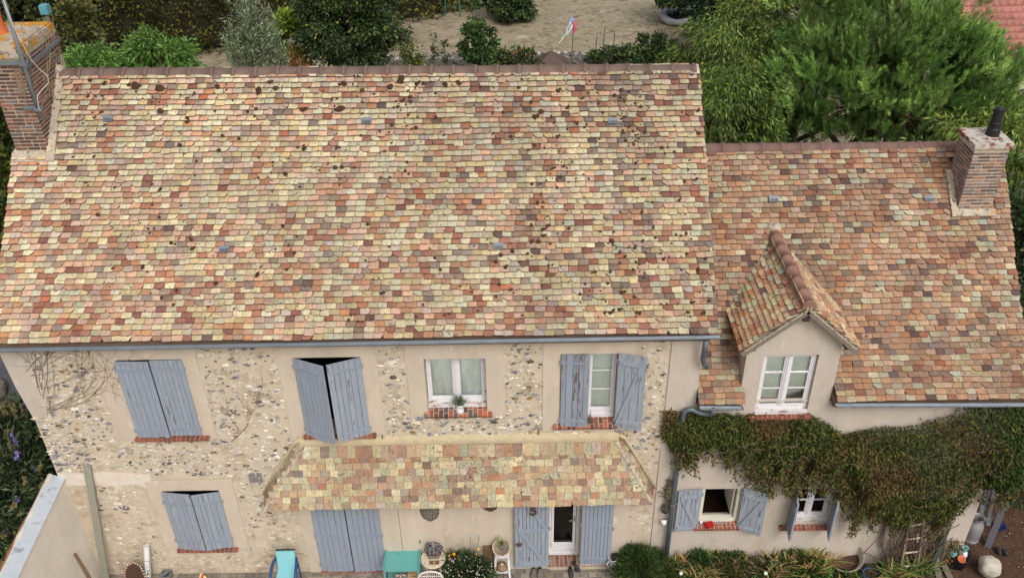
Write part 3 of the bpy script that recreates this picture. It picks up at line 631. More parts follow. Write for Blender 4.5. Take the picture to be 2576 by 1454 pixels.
for sgn, e0, e1 in ((-1, xc, xa), (1, xd, xb)):     # hip ends
    A, B_, T_, W_ = Vector((e0, PY-.01, PB-.02)), Vector((e0+sgn*.06, -.004, PB-.05)), Vector((e1, -.03, PT)), Vector((e1+sgn*.12, -.004, PT-.03))
    hp = MB()
    for k in range(10):
        for h0, h1 in ((0, .52), (.52, 1)):
            t0, t1 = k/10, (k+1)/10; o = Vector((sgn*.014, -.006, .004))
            q = [A.lerp(T_, t0).lerp(B_.lerp(W_, t0), h0)+o, A.lerp(T_, t0).lerp(B_.lerp(W_, t0), h1)+o, A.lerp(T_, t1).lerp(B_.lerp(W_, t1), h1), A.lerp(T_, t1).lerp(B_.lerp(W_, t1), h0)]
            hp.add(q+[p-o*1.2 for p in q], [(0, 1, 2, 3), (0, 4, 5, 1)], col_porch(None))
    O('roof_tile', hp, M_tiles, porch, kind='stuff')
    mb = MB(); pts = [A.lerp(T_, k/14)+Vector((random.uniform(-.008, .008), -.012, random.uniform(-.006, .006))) for k in range(15)]; mb.tube([p+Vector((0, -.012, .004)) for p in pts], [random.uniform(.028, .038) for _ in pts], 7); O('hip_mortar', mb, M_lichen, porch)
M_fl = pm('flashing_render', C(196, 180, 146), var=.1, scale=8, fine=.12, bump=.6, bscale=35)
mb = MB(); n = 40; F = []; V = []
for k in range(n+1):
    x = xa-.06+(xb-xa+.12)*k/n; w = .006*math.sin(k*1.7)
    V += [(x, .004, PT+.13+w), (x, -.02, PT+.12+w), (x, -.07, PT+.0+w*.5), (x, -.05, PT-.03)]
for k in range(n): F += [(4*k+j, 4*k+4+j, 4*k+5+j, 4*k+1+j) for j in range(3)]
mb.add(V, F)
for sgn, e0, e1 in ((-1, xc, xa), (1, xd, xb)): mb.tube([(e1+sgn*.06, -.01, PT+.09), (e1+sgn*.15, -.0, PT+.01), (e1*.5+e0*.5+sgn*.13, -.0, (PT+PB)/2), (e0+sgn*.09, .0, PB-.03)], [.05, .035, .03, .022], 7)
O('porch_flashing', mb, M_fl, porch, smooth=True)

# openings of the main house
sill(H, -5.65, -4.545, 3.128, y0=-.085, deep=.03); sill(H, -3.145, -2.06, 3.128, y0=-.085, deep=.03); sill(H, -5.565, -4.57, .655, y0=-.085, deep=.03)
shutter(H, -5.6, -.026, 3.135, 4.565, .485, 2.2, 1, 6, M_shut, rag=.012); shutter(H, -4.65, -.012, 3.14, 4.565, .462, 0.3, -1, 7, [M_shut, M_shut, M_shutw], rag=.02)
shutter(H, -3.09, -.012, 3.10, 4.56, .492, 23, 1, 7, M_shut); shutter(H, -2.155, -.012, 3.10, 4.56, .487, 20, -1, 6, [M_shut, M_shut, M_shutw], rag=.03)
shutter(H, -5.53, -.02, .665, 1.955, .462, 7, 1, 5, [M_shut, M_shutw, M_shut], straps=(.16, .84)); shutter(H, -4.635, -.014, .68, 1.945, .43, 9, -1, 5, [M_shut, M_shut, M_shutw], straps=(.16, .84))
shutter(H, -3.265, -.018, .045, 1.97, .535, 1, 1, 6, M_shut, straps=(.09, .45), rag=.003); shutter(H, -2.185, -.024, .045, 1.97, .53, 1.5, -1, 6, M_shut, straps=(.09, .45), rag=.003)
w3 = window(H, -1.262, -.408, 3.62, 4.495, .13, 1, 1, M_white, base=.045)
mb = MB(); mb.box(-1.265, -.405, .075, .18, 3.545, 3.622); mb.box(-1.265, -.405, .05, .078, 3.535, 3.56); O('wood_sill', mb, M_whitew, w3)
sill(H, -1.325, -.325, 3.485, y0=-.085, deep=.08, slope=.075, colors='mix')
w4 = window(H, .67, 1.472, 3.335, 4.545, .13, 3, 2, M_white, base=.07, cmat=M_curt2)
mb = MB(); mb.box(.665, 1.475, .085, .18, 3.275, 3.337); O('wood_sill', mb, M_white, w4)
sill(H, .565, 1.515, 3.225, y0=-.085, deep=.1, slope=.06, colors='dark')
shutter(H, .668, -.02, 3.205, 4.56, .405, 4, 1, 5, [M_shutp, M_shut, M_shutp, M_shutp], rag=.02, label='left shutter with paint peeling off in long dark streaks')
shutter(H, 1.475, -.03, 3.19, 4.57, .40, 14, 1, 4, M_shutw, face='back', rag=.012, label='shutter folded open showing its diagonal brace')
dl = shutter(H, .525, -.05, .12, 1.95, .56, 3, -1, 9, [M_shut, M_shutw], face='back', straps=(.06, .50), rag=.004, label='door leaf folded back with diagonal braces and a rusty number')
mb = MB(); mb.bar((.47, -.096, 1.075), (.1, -.11, 1.80), .055, .02, up=(0, -1, 0)); O('brace', mb, M_shut, dl)
shutter(H, 1.05, -.03, .14, 1.95, .5, 2, 1, 8, M_shut, straps=(.08, .53), rag=.003)
# rusty number on the door leaf, drawn as a bent strip: 5
mb = MB(); c5 = [(.315, 1.605), (.25, 1.60), (.235, 1.535)]+[(.262+.048*math.cos(t), 1.488+.052*math.sin(t)) for t in [math.radians(d) for d in (120, 85, 45, 5, -35, -75, -115, -150)]]
for p, q in zip(c5, c5[1:]): mb.bar((p[0], -.135, p[1]), (q[0], -.135, q[1]), .03, .02, up=(0, -1, 0))
O('door_number', mb, M_rust, dl)
mb = MB(); mb.box(-.0, .075, -.13, -.085, .69, .75); mb.tube([(-.03, -.1, .72), (.09, -.1, .72)], .012, 8); O('lock', mb, M_rust, dl)
mb = MB(); mb.box(.0, .04, -.10, -.08, 1.33, 1.375); mb.ball((.02, -.1, 1.355), .01, 8, 5); O('keyhole_plate', mb, M_iron, dl)
# house door
mb = MB(); y = .24; mb.box(.535, .575, y, y+.06, .14, 1.99); mb.box(.99, 1.048, y, y+.06, .14, 1.99); mb.box(.575, .985, y, y+.055, .16, .24); mb.box(.535, 1.045, y-.04, y+.02, .075, .14); mb.box(.935, .98, y-.012, y+.05, .24, 1.99); mb.box(.58, .62, y-.0, y+.05, .24, 1.99); mb.box(.58, .98, y-.015, y+.003, .24, .35)
dr = O('door', mb, M_white, H, label='white glazed house door')
mb = MB(); mb.box(.62, .935, y+.02, y+.026, .35, 1.99); O('pane', mb, M_glass, dr)
mb = MB(); mb.box(.625, .93, y+.03, y+.04, .352, .50); mb.box(.62, .935, y+.07, y+.1, 1.02, 1.04); O('inner_rail', mb, pm('pale_wood', C(196, 176, 132), var=.12), dr)
mb = MB(); mb.tube([(.957, y-.012, .93), (.957, y-.05, .93), (.87, y-.055, .93)], .009, 8); mb.box(.945, .97, y-.018, y-.01, .86, 1.01); O('handle', mb, pm('steel', C(190, 190, 190), metal=.7, rough=.3, var=0), dr)
st = MB(); st.box(.535, 1.045, .001, .27, -.02, .05); st.box(.5, 1.62, -.034, -.001, -.02, .05); step = O('doorstep', st, M_mortar, H)
for i in range(15):
    x = .535+i*.0725
    for q0, q1 in ((-.03, .05), (.058, .15), (.158, .25)) if i % 2 else ((-.03, .0), (.008, .1), (.108, .2), (.208, .25)):
        if x > 1.01 and q0 > .0: continue
        if x > 1.01: q1 = min(q1, -.002)
        o = link('brick', random.choice(B_sill), (x, (q0+q1)/2, .031), step, color=tint(random.choice([(148, 104, 90), (132, 92, 80), (158, 114, 96)]), .9, 1.08)); o.scale = (1.02, (q1-q0)/.2, 1)
st = MB(); st.box(-3.3, -2.15, -.05, .02, -.02, .022); step2 = O('doorstep', st, M_mortar, H)
for i in range(16): link('brick', random.choice(B_sillh), (-3.26+i*.0715, -.012, .006), step2, color=C(*random.choice([(150, 104, 88), (136, 92, 80)])))
# shutter dogs
for x, z in [(-5.95, .58), (-4.36, .6), (-1.98, 3.06), (-3.38, 3.03), (.35, 3.1), (-4.4, 3.02), (-1.58, .73), (.03, .86), (-4.0, .68)]:
    mb = MB(); mb.tube([(x, .0, z), (x, -.035, z), (x+.004, -.04, z+.05)], .007, 5); mb.ball((x, -.04, z-.02), (.01, .008, .022), 6, 4); O('shutter_dog', mb, M_rust if x > -2 else M_iron, H)
for x, z in [(1.56, .95), (-.42, 3.9)]: mb = MB(); mb.box(x, x+.012, -.05, -.02, z, z+.03); O('hook', mb, M_rust, H)

# ---------------------------------------------------------------- lower wing
G = E('house_wing', (5, 2.8, 0), 'lower plastered wing of the house with orange tile roof and a dormer', 'house')
wh = [(2.93, 3.56, 1.0, 1.82), (4.41, 5.03, .98, 1.78), (3.525, 4.30, 3.385, 4.47)]
mb = wall_mesh(2.646, 7.4, -.05, 3.6, wh[:2]+[(3.525, 4.30, 3.3, 3.6)], 0, .25); O('front_wall', mb, M_plaster2, G)
gp = [(0, -.05), (5.6, -.05), (5.6, 3.7), (2.8, 6.25), (0, 3.7)]
mb = MB(); mb.add([(7.4, y, z) for y, z in gp]+[(7.37, y, z) for y, z in gp], [tuple(range(5)), tuple(range(5, 10))]); O('gable_wall', mb, M_plaster2, G)
mb = MB(); mb.add([(2.65, 5.6, -.05), (7.4, 5.6, -.05), (7.4, 5.6, 3.7), (2.65, 5.6, 3.7)], [(0, 1, 2, 3)]); O('back_wall', mb, M_plaster2, G)
M_floor = pm('brown_floor', C(70, 48, 36), var=.25, scale=4)
mb = MB(); mb.box(2.68, 7.35, .27, 5.5, 2.5, 2.56); mb.box(2.68, 7.35, 2.6, 2.66, .0, 2.49); mb.box(2.68, 7.35, .27, 2.59, -.03, .6); mb.box(3.98, 4.03, .27, 2.59, .61, 2.49); O('interior', mb, M_floor, G)
mb = MB(); pr = [(-.12, ZW-.06), (2.75, zwing(2.75)-.03), (5.7, ZW-.1), (5.7, ZW-.2), (2.75, zwing(2.75)-.2), (-.1, ZW-.16)]
def slab(mb, x0, x1, pr):
    n = len(pr); mb.add([(x, y, z) for x in (x0, x1) for y, z in pr], [tuple(range(n)), tuple(range(n, 2*n))]+[(i, i+n, (i+1) % n+n, (i+1) % n) for i in range(n)])
yb = .62
slab(mb, 2.66, 3.28, [(-.12, ZW-.06), (yb, zwing(yb)-.06), (yb, zwing(yb)-.2), (-.1, ZW-.16)]); slab(mb, 4.61, 7.42, [(-.12, ZW-.06), (yb, zwing(yb)-.06), (yb, zwing(yb)-.2), (-.1, ZW-.16)])
slab(mb, 2.66, 7.44, [(yb+.002, zwing(yb)-.06), (2.75, zwing(2.75)-.03), (5.7, ZW-.1), (5.7, ZW-.2), (2.75, zwing(2.75)-.2), (yb+.002, zwing(yb)-.2)])
wroof = O('roof', mb, pm('wing_batten', C(118, 96, 78), var=.2), G)
WV = [(3.967, 2.12), (6.318, 2.095)]
def skip_wing(P): return (3.29 < P.x < 4.60 and P.y < .62) or (abs(P.x-3.95) < .62-.55*max(0, P.y-.6) and P.y < 1.6 and P.y >= .62) or (6.7 < P.x < 7.26 and 1.88 < P.y < 2.5) or (P.x < 2.9 and P.y > .05 and P.x < 2.66)
tile_field(wroof, (0, YE, ZW-.035), (1, 0, 0), (0, CO, SI), (2.72-YE)/CO, .0845, .146, lambda s: (2.64, 7.435+.035*s), col_wing, 300, skip_wing, lift=.062)
for x, y in WV: vent(wroof, x, y, zwing(y)-.035)
zr = zwing(2.75); rl, rr = Vector((2.7, 2.77, zr-.02)), Vector((6.95, 2.77, zr-.045))
mb = MB(); mb.bar(rl-Vector((0, 0, .07)), rr-Vector((0, 0, .07)), .24, .09); O('ridge_mortar', mb, pm('pale_bed', C(186, 176, 156), var=.2, scale=14, fine=.15, bump=1), wroof)
ridge_run(wroof, rl+Vector((0, 0, -.025)), rr+Vector((0, 0, -.035)), 14, .11, M_ridge2)
mp = []
for _ in range(60):
    x, y = random.uniform(2.75, 7.3), random.uniform(.2, 2.6)
    if not skip_wing(Vector((x, y, 0))): mp.append((Vector((x, y, zwing(y)+.068)), random.uniform(.008, .018)))
moss_lumps(wroof, mp, Vector((0, -SI, CO)), 0)
half_gutter(G, 2.66, 3.285, 3.70, y=-.208, r=.042, tilt=-.015); half_gutter(G, 4.61, 7.6, 3.705, y=-.208, r=.042, tilt=-.05)
mb = MB(); mb.tube([(2.86, -.22, 3.66), (2.86, -.2, 3.58), (2.80, -.16, 3.52), (2.70, -.13, 3.52), (2.56, -.12, 3.585), (2.485, -.115, 3.56), (2.46, -.11, 3.46), (2.46, -.11, 1.5), (2.465, -.11, 0)], .04, 12); dp = O('downpipe', mb, M_pipe, G, smooth=True)
for z in (2.5, 1.6, .4): mb = MB(); mb.tube([(2.46, -.11, z-.012), (2.46, -.11, z+.012)], .047, 12); mb.box(2.49, 2.54, -.118, -.1, z-.008, z+.008); O('pipe_clip', mb, M_zinc, dp)
# dormer
DX0, DX1 = 3.275, 4.60
mb = wall_mesh(DX0, DX1, 3.28, 4.60, [wh[2]], -.012, .2); mb.add([(DX0, -.012, 4.6), (DX1, -.012, 4.6), (DX1, -.012, 4.69), (3.965, -.012, 5.27), (DX0, -.012, 4.69)], [(0, 1, 2, 3, 4)])
for x in (DX0, DX1): mb.add([(x, -.012, 3.28), (x, 1.0, 3.28), (x, 1.0, 4.69), (x, -.012, 4.69)], [(0, 1, 2, 3)])
mb.add([(DX0, -.012, 3.28), (DX1, -.012, 3.28), (DX1, .02, 3.25), (DX0, .02, 3.25)], [(0, 1, 2, 3)])
dorm = O('dormer', mb, M_plaster2, G)
RX, RZ = 3.965, 5.385; HW = .805; EZ = RZ-HW*T42
def ywing(z): return YE+(z-ZW)/T42
for sg in (-1, 1):
    mb = MB(); th = .07; ex = RX+sg*(HW-.02); q = [(ex, -.15, EZ+.0), (RX, -.15, RZ-.03), (RX, ywing(RZ)+.05, RZ-.03), (ex, ywing(EZ)+.05, EZ)]
    V = q+[(x, y, z-th) for x, y, z in q]; mb.add(V, [(0, 1, 2, 3), (4, 5, 6, 7)]+[(i, i+4, (i+1) % 4+4, (i+1) % 4) for i in range(4)]); O('dormer_deck', mb, M_brown, dorm)
    us = (-sg*CO, 0, SI); ux = (0, sg, 0)
    ul = (lambda s: (-ywing(EZ+s*SI)-.03, .155)) if sg < 0 else (lambda s: (-.155, ywing(EZ+s*SI)+.03))
    tile_field(dorm, (RX+sg*HW, 0, EZ-.03), ux, us, HW/CO-.03, .0845, .128, ul, (lambda P: pick(PALW, [18, 12, 16, 15, 10, 6, 4, 2, 2, 10, 6], (198, 156, 122), m=1.1, ds=.82)), 110, None, lift=.055)
    mb = MB(); mb.bar((RX+sg*(HW+.0), -.158, EZ-.055), (RX, -.158, RZ-.055), .02, .085); O('barge_board', mb, M_wood, dorm)
    e = MB()
    for k in range(13): t = (k+.5)/13; p = Vector((RX+sg*HW*(1-t), -.16, EZ+(RZ-EZ)*t-.01)); e.bar(p, p+Vector((-sg*.07, 0, .045)), .022, .02)
    O('verge_mortar', e, M_lichen, dorm, kind='stuff')
    mb = MB(); a, b = Vector((RX+sg*HW, ywing(EZ), EZ+.0)), Vector((RX, ywing(RZ), RZ)); pts = [a.lerp(b, k/12)+Vector((sg*.02, -.02, .015+random.uniform(-.008, .008))) for k in range(13)]; mb.tube(pts, .028, 6); O('valley_mortar', mb, M_ridgebed, dorm)
for x, z in ((RX, RZ-.16), (RX-.66, EZ+.075), (RX+.66, EZ+.075)): mb = MB(); mb.box(x-.042, x+.042, -.14, .05, z-.085, z+.035, None); O('beam_end', mb, pm('dark_beam', C(70, 58, 50), var=.2, scale=20), dorm)
mb = MB(); mb.bar((RX, -.13, RZ+.0), (RX-.02, 1.75, RZ+.03), .17, .07); mb.ball((RX-.02, 1.8, RZ+.09), (.13, .12, .1), 10, 6, jit=.1); O('ridge_mortar', mb, M_lichen, dorm)
ridge_run(dorm, (RX-.02, 1.82, RZ+.03), (RX, -.17, RZ+.005), 7, .09, pm('ridge_brown', C(142, 106, 92), rough=.7, var=.1, scale=6, spots=((C(200, 190, 185), 30, .7, .02, 3),)))
window(G, 3.53, 4.295, 3.44, 4.465, .05, 3, 2, M_white, base=.05, fw=.05, cmat=M_curt2, cut=3.29)
mb = MB(); mb.box(3.525, 4.30, -.04, .1, 3.39, 3.44); O('wood_sill', mb, M_whitew, G)
sill(G, 3.43, 4.345, 3.388, y0=-.105, deep=-.01)
# ground floor windows of the wing
mb = MB(); x0, x1, z0, z1 = 2.94, 3.555, 1.03, 1.815; f = .045
mb.box(x0, x0+f, .04, .12, z0, z1); mb.box(x1-f, x1, .04, .12, z0, z1); mb.box(x0+f, x1-f, .041, .12, z1-f, z1); mb.box(x0+f, x1-f, .03, .12, z0, z0+.07); wo = O('window', mb, M_cream, G, label='open window with cream frame')
mb = MB(); mb.box(x0+f+.01, x0+f+.035, .13, .6, z0+.06, z1-f); mb.box(x1-f-.035, x1-f-.01, .13, .6, z0+.06, z1-f); O('casement', mb, M_cream, wo)
mb = MB(); mb.box(3.3, 3.75, 1.2, 1.5, .6, 1.7); O('dark_blue_hanging', mb, pm('navy', C(46, 52, 72), var=.2), G)

sill(G, 2.86, 3.6, 1.0, y0=-.1, deep=.05, slope=.035)
shutter(G, 2.925, -.02, .93, 1.85, .385, 6, -1, 5, M_shutw, face='back', straps=(.1, .86)); shutter(G, 3.575, -.02, .9, 1.86, .385, 22, 1, 4, M_shutw, face='back', straps=(.1, .86))
w2 = window(G, 4.415, 5.025, 1.06, 1.775, .1, 2, 1, M_white, base=.045, cut=1.5)
mb = MB(); mb.box(4.41, 5.03, .045, .14, .985, 1.062); O('wood_sill', mb, M_whitew, w2)
sill(G, 4.26, 5.1, .97, y0=-.09, deep=.04)
shutter(G, 4.41, -.01, .93, 1.78, .32, 97, 1, 4, M_shutw, face='back', straps=(.12, .84)); shutter(G, 5.03, -.01, .93, 1.78, .32, 78, -1, 4, M_shutw, straps=(.12, .84))
mb = MB(); mb.box(2.7, 3.9, -.004, .004, 1.92, 1.93); O('plaster_seam', mb, M_plaster, G)
# right chimney
cx0, cx1, cy0, cy1, zt = 6.725, 7.235, 1.925, 2.44, 6.70
mb = MB(); mb.box(cx0+.004, cx1-.004, cy0+.004, cy1-.004, 5.2, zt); ch2 = O('chimney', mb, pm('chimney_joint', C(206, 192, 168), var=.1, scale=12), G)
BRR = [(138, 110, 104), (150, 118, 108), (124, 104, 100), (156, 130, 118), (164, 130, 116), (134, 118, 114), (114, 100, 100), (178, 132, 108)]
stack_bricks(ch2, cx0, cx1, cy0, cy1, 5.58, 6.66, lambda P: zwing(P.y), 'FLR', BRR, None)
mb = MB(); mb.box(cx0-.035, cx1+.035, cy0-.045, cy1+.04, 6.685, 6.755); O('chimney_cap', mb, pm('cap_stone', C(200, 190, 178), var=.2, scale=9, fine=.15, bump=.6, spots=((C(140, 84, 62), 8, .55, .05, 0), (C(110, 106, 100), 14, .6, .05, 0))), ch2)
mb = MB(); pr_ = [(.098, 0), (.09, .1), (.078, .12), (.078, .14), (.085, .145), (.085, .16), (.076, .165), (.076, .18), (.085, .185), (.085, .2), (.074, .21), (.072, .36), (.066, .38), (.066, .40), (.03, .43), (0, .43)]
mb.lathe(pr_, Vector((7.08, 2.22, 6.755)), 20); cw = O('chimney_cowl', mb, pm('black_plastic', C(38, 38, 40), rough=.5, var=.1), ch2, smooth=False)
mb = MB()
for k in range(14): a = 2*PI*k/14; mb.box(-.006, .006, .066, .076, .36, .415, Matrix.Translation((7.08, 2.22, 6.755)) @ Matrix.Rotation(a, 4, 'Z'))
O('cowl_fins', mb, pm('black_fin', C(52, 52, 54), rough=.5, var=.1), ch2, kind='stuff')
mb = MB(); q = .075; mb.bar((cx0-.05, cy0-.03, zwing(cy0-.03)+.065), (cx0-.05, cy1-.05, zwing(cy1-.05)+.065), .1, .05, up=(0, -SI, CO)); mb.bar((cx0-.1, cy0-.05, zwing(cy0-.05)+.067), (cx1+.05, cy0-.05, zwing(cy0-.05)+.067), .11, .05, up=(0, -SI, CO)); O('flashing', mb, M_lichen, ch2)

# ---------------------------------------------------------------- garden behind the house
G1 = [C(52, 60, 26), C(70, 76, 32), C(38, 46, 22), C(92, 92, 40)]
def hedge_run(name, a, b, h, dep, n, cols, L, label, cat='hedge', L2=None):
    a, b = np.array(a, float), np.array(b, float); d = b-a; ln = np.linalg.norm(d); d /= ln; nrm = np.array([d[1], -d[0]])
    t = E(name, ((a+b)/2)[0:2].tolist()+[0], label, cat)
    mb = MB(); mb.bar((a[0]-nrm[0]*dep*.5, a[1]-nrm[1]*dep*.5, h*.47), (b[0]-nrm[0]*dep*.5, b[1]-nrm[1]*dep*.5, h*.47), dep*.55, h*.92); O('inner_branches', mb, pm('hedge_inner', C(44, 40, 24), var=.3, scale=3), t)
    u = rng.random(n)*ln; z = h*rng.random(n)**.9; top = rng.random(n) < .25; f = np.where(top, rng.random(n)*dep, .0)
    z = np.where(top, h, z); bulge = .22*np.sin(u*2.1+z*1.7)+.16*np.sin(u*5.3-z*3.1)+.12*np.sin(z*6+u)
    off = f-bulge*(~top)+rng.normal(0, .09, n); z = z+bulge*.6*top
    P = np.stack([a[0]+d[0]*u-nrm[0]*off, a[1]+d[1]*u-nrm[1]*off, z], 1)
    D = np.stack([nrm[0]*.7+rng.normal(0, .5, n), nrm[1]*.7+rng.normal(0, .5, n), rng.normal(-.25, .45, n)+.9*top], 1)
    cm = pal(n, cols, .25)*(1+.35*np.sin(u*1.3+z*2)[:, None]*np.array([1, 1, 1, 0])); cm = np.clip(cm, .003, 1); cm[:, 3] = 1
    NO('foliage', *leaf_arrays(P, D, L*(.6+.8*rng.random(n)), L*.5, cm), M_matte, t, kind='stuff'); return t
hedge_run('clipped_hedge', (-26, 19.2), (-2.6, 30.2), 5.2, 1.6, 30000, [C(58, 66, 28), C(78, 80, 34), C(44, 50, 24), C(104, 98, 44)], .17, 'tall dark clipped hedge along the far side of the dry garden')
hedge_run('field_hedge', (-3.2, 30.9), (1.0, 31.2), 3.0, 1.5, 9000, [C(70, 84, 40), C(90, 90, 46), C(56, 66, 34), C(110, 96, 50)], .2, 'loose green hedge growing beyond the green post fence')
GR = [C(62, 92, 38), C(82, 116, 48), C(52, 76, 34), C(100, 128, 60)]
DG = [C(52, 74, 42), C(66, 88, 48), C(42, 60, 36), C(92, 104, 48)]
def sumac(base, c, r, lab):
    tree('feathery_shrub', lab, 'shrub', base, c, r, 40, 260, .15, .035, [C(84, 124, 50), C(102, 144, 60), C(70, 104, 42), C(120, 150, 66)], r0=.06, group='bright green feathery shrubs behind the ridge', droop=.6, clump=.38, out=.6)
sumac((-11.6, 14.2, 0), (-11.5, 14, 3.3), (1.25, 1.0, 1.0), 'bright green feathery shrub nearest the big brick chimney'); sumac((-9.4, 14.4, 0), (-9.5, 14, 3.6), (1.15, 1.0, 1.05), 'bright green feathery shrub, right one of the pair')
# willow-like shrub: long upright shoots with narrow grey leaves
t = E('willow_shrub', (-7.2, 15, 0), 'tall silvery willow shrub with narrow upright leaves', 'shrub'); P = []; D = []; sb = MB()
for k in range(90):
    a = random.uniform(0, 2*PI); r = random.random()**.6; e = Vector((-7.15+.95*r*math.cos(a), 15+.6*r*math.sin(a), 5.7-2.0*r*r+random.uniform(-.5, .3))); b = Vector((-7.2+.15*math.cos(a), 15, 2.0+random.uniform(-.3, .4)))
    sb.tube([b, b.lerp(e, .5)+Vector((0, 0, .15)), e], [.014, .01, .003], 4, cap=False); dr = np.array(e-b)
    q = rng.random(85)[:, None]*.85+.15; P.append(np.array(b)+dr*q+np.array([0, 0, .3])*(q-q*q)*2+rng.normal(0, .05, (85, 3))); D.append(unit(dr[None])*.7+rng.normal(0, .55, (85, 3))+np.array([0, 0, .1]))
P = np.concatenate(P); D = np.concatenate(D); n = len(P)
O('stems', sb, M_bark, t, kind='stuff'); NO('foliage', *leaf_arrays(P, D, .15*(.6+.7*rng.random(n)), .028, pal(n, [C(116, 136, 96), C(140, 154, 120), C(96, 116, 78), C(160, 170, 140)], .15)), M_leaf, t, kind='stuff')
tree('yellow_shrub', 'small yellow green shrub between willow and dark tree', 'shrub', (-7.0, 18, 0), (-7.0, 18, 3.0), (.55, .5, 1.0), 26, 150, .15, .09, [C(122, 140, 48), C(140, 156, 56), C(100, 124, 44)], r0=.05, clump=.3)
t = E('rust_weeds', (-6.6, 16.6, 0), 'dry rust coloured weeds at the foot of the dark tree', 'weeds'); n = 1800; P = np.stack([rng.normal(-6.55, .45, n), rng.normal(16.6, .3, n), 1.6+1.5*rng.random(n)], 1); NO('dry_stalks', *leaf_arrays(P, rng.normal(0, .4, (n, 3))+np.array([0, 0, .8]), .16, .04, pal(n, [C(150, 96, 58), C(124, 92, 52), C(96, 100, 56), C(168, 128, 84)], .2)), M_matte, t, kind='stuff')
tree('garden_tree', 'dense dark green tree with yellowing leaves standing behind the ridge', 'tree', (-4.75, 17, 0), (-4.75, 17, 4.0), (1.65, 1.4, 2.0), 100, 330, .12, .065, [C(58, 80, 44), C(74, 96, 54), C(46, 66, 38), C(84, 100, 52), C(132, 128, 48)], r0=.14, wts=[.3, .25, .25, .14, .06], clump=.42)
tree('twiggy_shrub', 'thin yellow green shrub leaning out beside the dark tree', 'shrub', (-3.2, 17.2, 0), (-3.15, 17.2, 2.9), (.55, .4, .7), 16, 70, .13, .06, [C(110, 128, 50), C(86, 104, 46), C(128, 138, 60)], r0=.04, clump=.25)
tree('young_pear_tree', 'slim young fruit tree with a pointed leafy top', 'tree', (-.95, 18, 0), (-.95, 18, 2.9), (.62, .5, .75), 26, 120, .13, .07, [C(62, 88, 40), C(78, 104, 48), C(50, 72, 36)], r0=.05, clump=.25)
tree('leaf_spire', 'narrow leafy leader shoot topping the young fruit tree', 'shrub', (-.98, 18.1, 0), (-.98, 18.1, 3.75), (.16, .16, .75), 14, 40, .12, .06, [C(70, 96, 44), C(84, 108, 52)], r0=.03, clump=.14)
tree('low_fruit_bush', 'low straggling bush with orange fruit in front of the flint wall', 'bush', (.3, 18, 0), (.3, 18, 2.25), (.85, .5, .38), 22, 80, .13, .065, [C(66, 86, 42), C(82, 98, 48), C(52, 70, 38), C(176, 116, 56)], r0=.04, wts=[.36, .3, .28, .06], clump=.25)
for x, z, lab in ((-2.4, 2.9, 'thin dark sprout standing left of the young fruit tree'), (-2.05, 2.6, 'short thin sprout just right of the taller one')):
    tree('weed_sprout', lab, 'weed', (x, 18.6, 0), (x, 18.6, z-.3), (.1, .1, .5), 8, 22, .1, .04, DG, r0=.015, clump=.1, nl=3)
# flint garden wall with rubble top
t = E('flint_garden_wall', (1.0, 20.4, 0), 'low grey flint rubble wall crossing the garden behind the ridge', 'wall'); mb = MB(); mb.box(-4.6, 5.2, 20.2, 20.7, -.05, 1.52); O('wall_core', mb, pm('rubble_core', C(118, 112, 104), var=.25, scale=6, fine=.25, bump=1), t)
mb = MB(); bc = 0
for k in range(520):
    x = random.uniform(-4.6, 5.2); top = random.random() < .6; r = random.uniform(.05, .12); c = tint(random.choice([(150, 146, 140), (186, 178, 164), (110, 106, 104), (206, 200, 186), (90, 86, 82)]), .8, 1.1)
    if bc < 300:
        me = random.choice(FM)[0]; o = link('flint', me, (x, random.uniform(20.2, 20.7) if top else 20.2, 1.53 if top else random.uniform(.9, 1.5)), t, color=c, rot=(random.random(), random.random(), random.random())); o.scale = (r, r*.7, r*.6); bc += 1
    else: mb.ball((x, 20.2, random.uniform(0, .95)), (r, .04, r*.6), 7, 4, jit=.2, col=c)
O('flint', mb, M_flints, t, kind='stuff')
# shed roof tip, flag, fence, tubs
t = E('garden_shed', (1.35, 18.2, 0), 'small shed with brown pyramid roof just showing over the ridge', 'shed'); mb = MB(); mb.add([(.75, 17.6, 2.0), (1.95, 17.6, 2.0), (1.95, 18.8, 2.0), (.75, 18.8, 2.0), (1.35, 18.2, 2.5)], [(0, 1, 4), (1, 2, 4), (2, 3, 4), (3, 0, 4)]); O('shed_roof', mb, pm('felt', C(98, 78, 72), var=.15, scale=8), t)
mb = MB(); mb.box(.85, 1.85, 17.7, 18.7, -.05, 2.02); O('shed_wall', mb, M_brown, t)
t = E('flag_pole', (2.0, 18, 0), 'multicoloured streamer flag on a thin pole over the dry lawn', 'flag'); mb = MB(); mb.tube([(2.0, 18, 0), (2.0, 18, 2.6), (2.03, 18, 3.62)], [.02, .016, .01], 6); O('pole', mb, M_bark, t)
mb = MB(); fc = [(130, 142, 196), (206, 204, 214), (200, 100, 112), (214, 204, 206), (160, 204, 200), (216, 206, 150)]
for i, (x0, z0, x1, z1, w) in enumerate([(2.02, 3.60, 1.84, 3.36, .10), (1.96, 3.58, 1.78, 3.22, .06), (2.06, 3.5, 2.04, 3.16, .10), (1.98, 3.4, 1.80, 3.1, .06), (1.86, 3.24, 1.66, 3.0, .05), (1.72, 3.06, 1.56, 2.86, .05)]):
    P0, P1 = Vector((x0, 17.98-.02*i, z0)), Vector((x1, 17.93-.02*i, z1)); md = P0.lerp(P1, .5)+Vector((.03, -.02, .02)); mb.bar(P0, md, w, .012, up=(0, -1, 0), col=C(*fc[i])); mb.bar(md, P1, w*.8, .012, up=(0, -1, 0), col=C(*fc[i]))
O('streamer', mb, M_leaf, t)
t = E('post_fence', (-.6, 29.9, 0), 'green metal post fence standing behind the dry lawn', 'fence')
